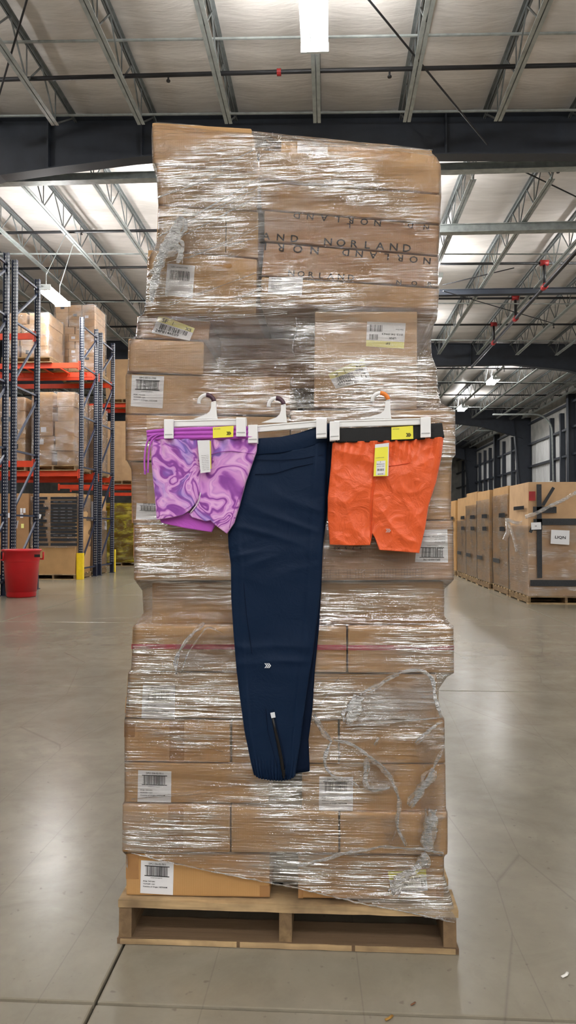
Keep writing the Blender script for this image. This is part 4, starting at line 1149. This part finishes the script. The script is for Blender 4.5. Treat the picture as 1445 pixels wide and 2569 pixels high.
cloth('left_leg', [(378, 1104), (430, 1104), (497, 1102)], [(394, 1304), (429, 1299), (460, 1292), (476, 1281), (493, 1262)],
      [(378, 1104), (380, 1120), (381, 1159), (385, 1204), (390, 1248), (394, 1304)], [(497, 1102), (503, 1181), (504, 1230), (500, 1250), (493, 1262)], YP-.004, d_pl, M['marble'], ps, 70, 100, .006)
def d_pw(u, v, p): return .015+.004*abs(math.sin(v*math.pi*3))+.002*nz(p, 14)
cloth('waistband', [(371, 1081), (420, 1076), (500, 1073), (580, 1071), (645, 1071)], [(373, 1107), (440, 1104), (520, 1104), (646, 1103)], [(371, 1081), (373, 1107)], [(645, 1071), (646, 1103)], YP-.001, d_pw, M['purple'], ps, 80, 24, .008)
for pts in ([(400, 1088), (384, 1091), (370, 1103), (364, 1130), (362, 1165), (364, 1189)], [(402, 1090), (388, 1094), (377, 1110), (372, 1145), (371, 1185)]):
    m = MB(); dd = dense(pts, 5); m.tube([P(x, y, YP-.022) for x, y in dd], .0026, 8, .7); c = build('drawstring', m, M['purple'], ps, smooth=True)
    m = MB(); m.tube([P(pts[-1][0], pts[-1][1]-8, YP-.022), P(pts[-1][0], pts[-1][1]+1, YP-.022)], .0031, 8); build('cord_tip', m, M['purple_seam'], c)
seam('yoke_seam', [(530, 1141), (542, 1135), (580, 1131), (638, 1139)], YP-.0155, ps, M['purple_seam'], .9)
seam('side_seam', [(612, 1220), (598, 1250), (584, 1290), (575, 1325)], YP-.0125, ps, M['purple_seam'], .9)
seam('hem_stitch', [(398, 1294), (430, 1289), (460, 1281), (480, 1268)], YP-.0175, ps, M['purple_seam'], .5)
seam('leg_binding', [(478, 1286), (492, 1270), (500, 1255), (503, 1236)], YP-.014, ps, flat('pale_binding', (222, 206, 222), .7), 1.6)
s = sticker(ps, [(534, 1072), (586, 1068), (585, 1096), (534, 1099)], YP-.0225, M['yellow'], 'yellow_sticker', 'yellow size sticker on the purple waistband')
s.text(.06, .22, .004, 'all in motion', width=.3, mat=M['ink_grey']); chevrons('chevron_emblem', 575, 1087, 10, YP-.0237, M['ink'], s.o)
s = sticker(ps, [(500, 1107), (529, 1106), (530, 1176), (506, 1178)], YP-.0275, M['yellow'], 'hang_tag', 'yellow paper hang tag behind the white one')
s = sticker(ps, [(495, 1105), (526, 1104), (528, 1184), (503, 1187)], YP-.031, M['paper'], 'hang_tag', 'white paper hang tag with fine print')
for i in range(9): s.text(.22, .48+.055*i, .003, ['short inseam 3 in.', 'moisture wicking', 'running liner', 'zip pocket', 'draw cord waist', 'cut vent hem', 'soft woven', 'full range', 'wash cold'][i], width=.66, mat=M['ink_grey'])
#==SPLIT==
# ================================================================== RACKS AT LEFT
RX = -5.80
def rack_frame(yf, yb, x, label, h=6.2, guard=False):
    r = empty('rack_upright_frame', (x, (yf+yb)/2, 0), label, 'rack frame', 'blue pallet rack frames')
    for y in (yf, yb):
        m = MB(); m.box(x-.045, x+.045, y-.004, y+.004, 0, h); m.box(x-.045, x-.037, y-.04, y+.04, 0, h); m.box(x+.037, x+.045, y-.04, y+.04, 0, h)
        p = build('post', m, M['rack_blue'], r)
        hm = MB(); z = .3
        while z < h-.05:
            hm.box(x-.026, x-.010, y-.0055, y-.0035, z, z+.028); hm.box(x+.010, x+.026, y-.0055, y-.0035, z, z+.028)
            hm.box(x+.0445, x+.0462, y-.012, y+.004, z, z+.028); z += .06
        build('punched_slots', hm, M['hole'], p, kind='stuff')
        m = MB(); m.box(x-.07, x+.07, y-.06, y+.06, 0, .012); build('foot_plate', m, M['rack_blue'], p)
    zs = [.25, 1.45, 2.65, 3.85, 5.05, 6.0]
    for i, z in enumerate(zs):
        m = MB(); m.bar((x, yf, z), (x, yb, z), .035); build('brace', m, M['rack_blue'], r)
        if i < len(zs)-1:
            m = MB(); m.bar((x, yb, zs[i+1]-.1), (x, yf, z+.1), .035) if True else None
            build('diagonal_brace', m, M['rack_blue'], r)
    if guard:
        m = MB(); m.box(x-.075, x+.075, yf-.075, yf-.06, 0.0, .62); m.box(x-.075, x-.062, yf-.06, yf+.03, 0, .62); m.box(x+.062, x+.075, yf-.06, yf+.03, 0, .62)
        build('post_guard', m, M['guard_yellow'], r, label='yellow steel post guard')
    return r
def beam(Y, z, x0, x1, label, side=-1):
    r = empty('rack_beam', ((x0+x1)/2, Y, z), label, 'rack beam', 'orange rack beams')
    m = MB(); m.box(x0, x1, Y-.022, Y+.022, z-.11, z-.0); m.box(x0, x1, Y-.022, Y+.006, z, z+.014); build('beam_channel', m, M['rack_orange'], r)
    for x in (x0, x1):
        m = MB(); m.box(x-.03, x+.03, Y-.030, Y-.022, z-.16, z+.05); build('connector', m, M['rack_orange'], r)
    return r
rack_frame(16.6, 17.65, RX, 'blue rack frame with a yellow post guard, nearest to the wrapped stack', 6.2, True)
rack_frame(18.0, 19.05, RX, 'blue rack frame standing back to back behind the yellow guarded one', 6.2)
rack_frame(12.95, 14.0, RX, 'tall blue rack frame behind the red bin at the left edge', 6.2)
rack_frame(11.55, 12.6, RX, 'blue rack frame cut by the left edge of the photo', 6.2)
rack_frame(16.6, 17.65, RX-2.7, 'blue rack frame one bay further left, outside the view', 6.2)
rack_frame(22.2, 23.25, RX+.2, 'blue rack frame in the row behind, hidden by the stack', 6.2)
m = MB(); x = RX+.0
g_ = empty('post_guard', (x, 19.2, 0), 'thin yellow post guard at the rear corner of the rack', 'post guard')
m.box(x-.06, x+.06, 19.12, 19.13, 0, .62); m.box(x+.05, x+.06, 19.13, 19.2, 0, .62); build('guard_plate', m, M['guard_yellow'], g_)
LV = (2.54, 5.10)
for Y, nm in ((16.6, 'front beam of the rack behind the bin'), (17.65, 'rear beam of the rack behind the bin'), (18.0, 'front beam of the back to back rack'), (19.05, 'rear beam of the back to back rack'),
              (14.0, 'beam between the tall left rack posts'), (22.2, 'front beam of the row behind'), (23.25, 'rear beam of the row behind'), (27.5, 'beam of the farthest rack row')):
    for z, lv in zip(LV, ('lower', 'upper')):
        beam(Y, z, RX-2.66, RX-.05 if Y < 22 else RX+.15, 'orange %s level %s' % (lv, nm)) if Y != 27.5 or lv == 'lower' else None
def deck_bars(y0, y1, z, lab):
    r = empty('deck_supports', (RX-1.3, (y0+y1)/2, z), lab, 'rack deck')
    for k in range(6):
        x = RX-.25-k*.42; m = MB(); m.bar((x, y0, z-.02), (x, y1, z-.02), .03, .03); build('support_bar', m, M['rack_orange'], r)
deck_bars(16.6, 17.65, LV[1], 'orange deck support bars on the upper rack level'); deck_bars(16.6, 17.65, LV[0], 'orange deck support bars on the lower rack level')

def small_pallet(x0, x1, y0, y1, z, label):
    r = empty('wooden_pallet', ((x0+x1)/2, (y0+y1)/2, z), label, 'pallet', 'background pallets')
    for i in range(6):
        y = y0+(y1-y0-.11)*i/5; m = MB(); m.box(x0, x1, y, y+.11, z+.108, z+.128); build('deck_board', m, M['wood_x'], r)
    for x in (x0, (x0+x1)/2-.02, x1-.04):
        m = MB(); m.box(x, x+.04, y0+.005, y1-.005, z+.019, z+.107); build('stringer', m, M['wood_y'], r)
    for y in (y0, (y0+y1)/2-.06, y1-.12):
        m = MB(); m.box(x0, x1, y, y+.12, z, z+.018); build('bottom_board', m, M['wood_x'], r)
    return r
POS = {1: ['across'], 2: ['left', 'right'], 3: ['left', 'middle', 'right']}
def load(name, x0, x1, y0, y1, z0, z1, cols, nrow, label, group, wraplab, mat='card', jit=.02, filmmat='film_far', bow=.0, film_on=True):
    dz = (z1-z0)/nrow; rnd = random.Random(hash_(label))
    for r_ in range(nrow):
        c = cols if r_ % 2 == 0 else max(1, cols-1) if rnd.random() < .4 else cols
        w = (x1-x0)/c
        for k in range(c):
            a = x0+k*w+.004+rnd.uniform(0, jit); b = x0+(k+1)*w-.004-rnd.uniform(0, jit)*.5
            m = MB(); m.box(a, b, y0+rnd.uniform(0, jit), y1-.01, z0+r_*dz+.001, z0+(r_+1)*dz-.002)
            o = build('cardboard_carton', m, M[rnd.choice((mat, mat, 'card', 'card_pale'))], None, bevel=.008, label='%s, %s row up, %s' % (label, ORD[r_], POS[c][k]), cat='carton', group=group)
            if rnd.random() < .35:
                m = MB(); xx = a+(b-a)*rnd.uniform(.1, .5); zz = z0+r_*dz+dz*rnd.uniform(.2, .5); yy = min(v.co.y for v in o.data.vertices)+o.location.y
                m.box(xx, xx+(b-a)*.3, yy-.003, yy-.0005, zz, zz+dz*.35); build('label_sheet', m, rnd.choice((M['paper'], M['paper'], M['black_tape'])), o)
    if film_on:
        shell(x0, x1, y0, y1, z0, z1, wraplab, filmmat)
def hash_(s): return sum((i+1)*ord(c) for i, c in enumerate(s)) % 9973
def shell_mesh(x0, x1, y0, y1, z0, z1, off=.02, seed=0.0, n=18, nz_=22, wob=.012):
    m = MB(); rws = []
    for j in range(nz_+1):
        z = z0+(z1-z0)*j/nz_; loop = []
        cs = [(x0-off, y0-off), (x1+off, y0-off), (x1+off, y1+off), (x0-off, y1+off), (x0-off, y0-off)]
        for (a, b), (c, d_) in zip(cs, cs[1:]):
            for k in range(n):
                u = k/n; x, y = a+(c-a)*u, b+(d_-b)*u
                e = .6 + math.sin(math.pi*u)*.4
                q = mnoise.noise(Vector((x*2+seed, y*2, z*5)))*wob*e
                loop.append(Vector((x+q*(1 if c == a else .2), y+q*(1 if d_ == b else .2), z)))
        loop.append(loop[0].copy()); rws.append(loop)
    m.grid(rws); m.f = [tuple(reversed(f)) for f in m.f]
    return m
def shell(x0, x1, y0, y1, z0, z1, label, mat='film_far', parent=None, off=.02):
    m = shell_mesh(x0, x1, y0, y1, z0, z1, off, x0+z0)
    if parent: return build('stretch_film', m, M[mat], parent, smooth=True)
    return build('stretch_wrap', m, M[mat], None, smooth=True, label=label, cat='stretch film')

# upper level
small_pallet(-7.7, -6.5, 16.5, 17.6, 5.115, 'wooden pallet under the loose cartons on the upper rack level')
load('b', -7.62, -6.58, 16.5, 17.5, 5.245, 6.30, 3, 4, 'carton of the shorter upper rack pile at left', 'cartons in the shorter upper pile', 'shiny film around the shorter pile of cartons at upper left', 'card_pale', .06)
small_pallet(-7.1, -5.92, 18.05, 19.0, 5.115, 'wooden pallet under the tall upper stack by the lamp')
load('c', -7.02, -5.97, 18.05, 18.95, 5.245, 6.95, 3, 9, 'carton of the tall upper rack stack by the lamp', 'cartons in the tall upper stack', 'shiny film around the tall stack of cartons on the upper rack level', 'card_pale')
# lower shelf level
small_pallet(-7.0, -5.9, 16.5, 17.6, 2.555, 'wooden pallet under the bulging wrapped load on the lower rack level')
load('d', -6.94, -5.95, 16.52, 17.5, 2.685, 4.42, 2, 5, 'carton of the bulging lower rack load', 'cartons in the bulging load', 'glossy film around the bulging load on the lower rack level', 'card', .09)
small_pallet(-8.2, -7.1, 16.5, 17.6, 2.555, 'wooden pallet behind the tall blue posts on the lower rack level')
load('e', -8.12, -7.13, 16.52, 17.5, 2.685, 4.3, 2, 5, 'carton of the lower load behind tall posts', 'cartons behind the tall posts', 'film around the load behind the tall blue posts', 'card_gold', .05)
small_pallet(-6.85, -5.9, 18.05, 19.0, 2.555, 'wooden pallet on the lower level of the back to back rack')
load('f', -6.8, -5.93, 18.06, 18.95, 2.685, 4.35, 2, 5, 'carton of the lower load on the rear rack', 'cartons in the rear lower load', 'film around the rear load on the lower rack level', 'card', .05)

def bulk_box(x0, x1, y0, y1, z0, z1, label, mat='card', film_h=None, flaps=True, group='bulk boxes', bow=.02):
    r = empty('bulk_box', ((x0+x1)/2, (y0+y1)/2, z0), label, 'bulk box', group)
    m = MB(); t_ = .012
    rws = []
    for j in range(9):
        v = j/8; b = bow*math.sin(math.pi*v); loop = []
        for (a, c) in ((x0-b, y0-b), ((x0+x1)/2, y0-b*1.6), (x1+b, y0-b), (x1+b*1.6, (y0+y1)/2), (x1+b, y1+b), ((x0+x1)/2, y1+b), (x0-b, y1+b), (x0-b*1.6, (y0+y1)/2), (x0-b, y0-b)):
            loop.append(Vector((a, c, z0+(z1-z0)*v)))
        rws.append(loop)
    m.grid(rws); m.f = [tuple(reversed(f)) for f in m.f]
    m.quad((x0, y0, z0), (x0, y1, z0), (x1, y1, z0), (x1, y0, z0))
    m.quad((x0+.01, y0+.01, z1-.06), (x1-.01, y0+.01, z1-.06), (x1-.01, y1-.01, z1-.06), (x0+.01, y1-.01, z1-.06))
    body = build('box_wall', m, M[mat], r)
    if film_h:
        shell(x0-bow, x1+bow, y0-bow*1.6, y1+bow, z0, z0+(z1-z0)*film_h, None, 'film_far', r, .012)
    return r
def tape_on(parent, px0, py0, px1, py1, Y, name='black_tape', mat='black_tape', lift=.0):
    a, b = P(px0, py0, Y), P(px1, py1, Y)
    m = MB(); m.box(min(a.x, b.x), max(a.x, b.x), Y-.004, Y+.002, min(a.z, b.z), max(a.z, b.z)); return build(name, m, M[mat], parent)
# floor level
small_pallet(-6.93, -5.88, 16.45, 17.6, 0, 'wooden pallet on the floor under the black taped bulk box')
bb = bulk_box(-6.91, -5.90, 16.48, 17.55, .13, 2.02, 'brown bulk box covered in rows of black tape on the floor behind the red bin', 'card', .0, bow=.02)
Yb = 16.40
for y in (1250, 1259, 1268, 1275, 1283, 1291, 1299, 1307, 1316, 1325, 1334, 1343, 1354, 1366):
    w = random.randint(-8, 6)
    tape_on(bb, 82, y-3.2, 115+w, y+3.2, Yb); tape_on(bb, 127, y-3.4, 193, y+3.4, Yb)
    if y % 2: 
        for x in (134, 152, 170): tape_on(bb, x, y-1.2, x+11, y+1.2, Yb-.004, 'tape_print', 'ink_grey')
q = [P(88, 1286, Yb-.006), P(104, 1291, Yb-.006), P(101, 1302, Yb-.006), P(86, 1297, Yb-.006)]
m = MB(); m.hexa(q, [p+Vector((0, .003, 0)) for p in q]); build('label_sheet', m, M['paper'], bb, label='white paper label')
shell(-6.92, -5.90, 16.44, 17.56, .75, 1.95, None, 'film_far', bb, .02)
small_pallet(-8.1, -6.99, 16.45, 17.6, 0, 'wooden pallet on the floor behind the tall left rack posts')
b2 = bulk_box(-8.08, -7.01, 16.48, 17.55, .13, 2.02, 'brown bulk box with a vertical black tape behind the tall left rack posts', 'card_dark', 0)
tape_on(b2, 30, 1240, 38, 1372, 16.42)
for (xa, ya, xb, yb) in ((51, 1275, 56, 1287), (58, 1275, 64, 1287), (51, 1288, 58, 1299), (20, 1287, 31, 1299)): tape_on(b2, xa, ya, xb, yb, 16.415, 'label_sheet', 'paper')
tape_on(b2, 53, 1314, 60, 1325, 16.415, 'label_sheet', 'pale_yellow')
small_pallet(-7.1, -5.95, 18.0, 19.1, 0, 'wooden pallet under the box with a large white sheet')
b3 = bulk_box(-7.05, -5.98, 18.03, 19.05, .13, 2.05, 'brown bulk box with a large white sheet at the rack end', 'card', .8)
tape_on(b3, 214, 1258, 236, 1306, 17.95, 'white_sheet', 'paper'); tape_on(b3, 209, 1253, 215, 1262, 17.945, 'green_sheet', 'pale_yellow')
for (xa, xb, Yq, lab) in ((209, 218, 17.3, 'white barcode sheet hanging inside the rack end, left one'), (258, 267, 18.9, 'white barcode sheet hanging inside the rack end, right one')):
    q = [P(xa, 1307, Yq), P(xb, 1308, Yq), P(xb+1, 1329, Yq), P(xa-1, 1328, Yq)]
    q = [Vector((RX+.06, p.y, p.z)) if False else p for p in q]
    sS = Sheet('barcode_sheet', q, M['paper'], None, label=lab); sS.o['category'] = 'sheet'; sS.bars(.2, .8, .12, .6, 8, 3)
q = [P(29, 1306, 13.0), P(47, 1306, 13.0), P(43, 1326, 13.0), P(28, 1323, 13.0)]
sS = Sheet('barcode_sheet', q, M['paper'], None, label='white barcode sheet hanging on the tall left rack frame'); sS.o['category'] = 'sheet'; sS.bars(.3, .85, .1, .6, 8, 7)
# row behind
small_pallet(-7.0, -5.85, 22.1, 23.2, 0, 'dark pallet under the yellow wrapped load')
y3 = bulk_box(-6.95, -5.88, 22.15, 23.15, .13, 1.95, 'load wrapped in yellow film standing in the row behind', 'card_gold', 0)
shell(-6.97, -5.86, 22.1, 23.17, .12, 1.98, None, 'film_yellow', y3, .012); shell(-6.97, -5.86, 22.1, 23.17, .12, 1.97, None, 'film_yellow', y3, .03)
small_pallet(-7.0, -5.85, 22.1, 23.2, 2.555, 'pallet under the bulging pale box in the row behind')
bulk_box(-6.95, -5.88, 22.15, 23.15, 2.69, 4.55, 'bulging pale bulk box in the row behind, just left of the stack', 'card_pale', 0, bow=.09)
small_pallet(-7.0, -5.85, 22.1, 23.2, 5.115, 'pallet under the upper pale box in the row behind')
bulk_box(-6.95, -5.88, 22.15, 23.15, 5.25, 6.5, 'upper pale bulk box in the row behind, just left of the stack', 'card_pale', 0, bow=.02)

# ---- red bin
bc = PZ(40, 1500, 0); bc = Vector((bc.x, bc.y+.22, 0))
rb = empty('waste_bin', bc, 'large red plastic waste bin on the floor by the blue rack', 'bin')
m = MB(); m.lathe([(0, .004), (.235, 0), (.25, .02), (.285, .62), (.300, .625), (.305, .64), (.316, .80), (.335, .805), (.340, .825), (.335, .84), (.318, .84), (.31, .80), (.262, .1), (0, .06)], bc, 40)
build('bin_body', m, M['red_plastic'], rb, smooth=True)
for a in (math.radians(222), math.radians(42)):
    ca, sa = math.cos(a), math.sin(a); m = MB()
    pts = [bc+Vector((ca*.315-sa*t, sa*.315+ca*t, z)) for t, z in ((-.11, .79), (-.10, .66), (.10, .66), (.11, .79))]
    pts = [p+Vector((ca*.035, sa*.035, 0)) for p in pts]; m.tube(pts, .016, 8, ref=(ca, sa, 0)); build('handle', m, M['red_plastic'], rb, smooth=True)
q = [P(86, 1391, bc.y-.30), P(100, 1391, bc.y-.285), P(100, 1398, bc.y-.285), P(86, 1398, bc.y-.30)]
m = MB(); m.hexa(q, [p+Vector((0, .01, 0)) for p in q]); build('maker_mark', m, M['ink_print'], rb)

# ================================================================== BULK BOX ROW AT RIGHT
YA = 11.72; XA = 3.21
names = ['nearest bulk box at right with crossed black tape and a paper sign', 'second bulk box from the right edge in the row beside the wall', 'third bulk box of the row, tall with loose film',
         'fourth bulk box of the row with hanging film', 'fifth bulk box of the row, partly behind film', 'farthest bulk box of the row beside the wrapped stack']
specs = [(11.72, 12.95, 1.96, .62, 0), (13.1, 14.3, 1.98, .92, .02), (14.4, 15.6, 1.97, .9, -.02), (15.7, 16.9, 2.0, .85, 0), (17.0, 18.2, 1.93, .7, .03), (18.3, 19.5, 1.9, .0, 0)]
for i, ((ya, yb, zt, fh, dx), l) in enumerate(zip(specs, names)):
    small_pallet(XA+dx, XA+1.2+dx, ya, yb, 0, 'wooden pallet under the ' + l.split(' with ')[0].split(',')[0].split(' in the row')[0])
    b = bulk_box(XA+.02+dx, XA+1.18+dx, ya+.02, yb-.02, .132, zt, l, ['card_pale', 'card', 'card', 'card', 'card', 'card_gold'][i], fh, bow=.012)
    if i == 0: b0 = b
    xs = XA+dx-.035
    if i:
        for zz, y0_, y1_ in ((1.45, ya+.05, ya+.5), (1.2, ya+.1, ya+.45), (.6, ya+.5, yb-.2)):
            m = MB(); m.box(xs-.003, xs+.004, y0_, y1_, zz-.04, zz+.04); build('black_tape', m, M['black_tape'], b)
    else:
        m = MB(); m.box(xs-.003, xs+.004, ya+.1, yb-.5, 1.52, 1.58); build('black_tape', m, M['black_tape'], b)
small_pallet(4.75, 5.95, 13.3, 14.5, 0, 'wooden pallet in the second file of bulk boxes')
bulk_box(4.77, 5.93, 13.32, 14.48, .132, 2.05, 'bulk box in the second file behind the nearest one at right', 'card', 0)
YT = YA-.035
for a in ((1346, 1215, 1360, 1450), (1337, 1271, 1396, 1287), (1359, 1301, 1470, 1317), (1330, 1455, 1480, 1471), (1338, 1302, 1360, 1330)): tape_on(b0, a[0], a[1], a[2], a[3], YT)
def tape_diag(p0, p1, w):
    a, b = P(*p0, YT), P(*p1, YT); m = MB(); m.bar(a, b, w, .004, up=(0, 1, 0)); build('black_tape', m, M['black_tape'], b0)
tape_diag((1362, 1268), (1389, 1223), .05); tape_diag((1330, 1336), (1345, 1305), .05)
tape_on(b0, 1327, 1233, 1343, 1256, YT, 'red_label', 'red_fit')
sS = Sheet('paper_sign', quadP([(1383, 1329), (1429, 1331), (1428, 1367), (1381, 1364)], YT-.03), M['paper'], b0, label='white paper sign lettered LIQN')
sS.text(.2, .60, .06, 'LIQN', width=.6, lift=.004)
sS = Sheet('paper_label', quadP([(1332, 1311), (1357, 1310), (1358, 1328), (1333, 1329)], YT-.03), M['paper'], b0); sS.text(.35, .6, .03, '34', lift=.004)
# loose film hanging off the nearest box
def far_strand(pts, r, Y, parent):
    d_ = dense(pts, 4); m = MB(); m.tube([P(x, y, Y) for x, y in d_], [r/FPX*Y*(1+.5*mnoise.noise(Vector((x*.2, y*.2, 1)))) for x, y in d_], 8, .4); build('loose_film', m, M['film_bunch'], parent, smooth=True)
far_strand([(1318, 1297), (1345, 1288), (1375, 1272), (1410, 1256), (1440, 1238), (1470, 1225)], 4.5, YT-.06, b0)
far_strand([(1272, 1302), (1283, 1330), (1292, 1360), (1297, 1384)], 3.5, YT+.6, b0)
far_strand([(1272, 1300), (1276, 1330), (1266, 1355)], 6, YT+.9, b0)
far_strand([(1273, 1302), (1292, 1312), (1312, 1312), (1318, 1298)], 4, YT+.4, b0)
# small litter on the floor
for (px, py, w, rgb, l) in ((978, 2558, .012, (150, 110, 40), 'small brown scrap on the floor in front of the pallet'), (1420, 2450, .014, (225, 222, 215), 'small white curl of film on the floor at right'), (1038, 2522, .008, (110, 70, 40), 'tiny brown chip by the floor joint')):
    c = PZ(px, py, 0); m = MB(); m.tube([c+Vector((-w, -w*.5, .003)), c+Vector((0, 0, .005)), c+Vector((w*.6, w, .003))], w*.35, 6, .5, ref=(0, 0, 1))
    build('floor_scrap', m, simple('scrap', rgb, .6), None, smooth=True, label=l, cat='scrap')
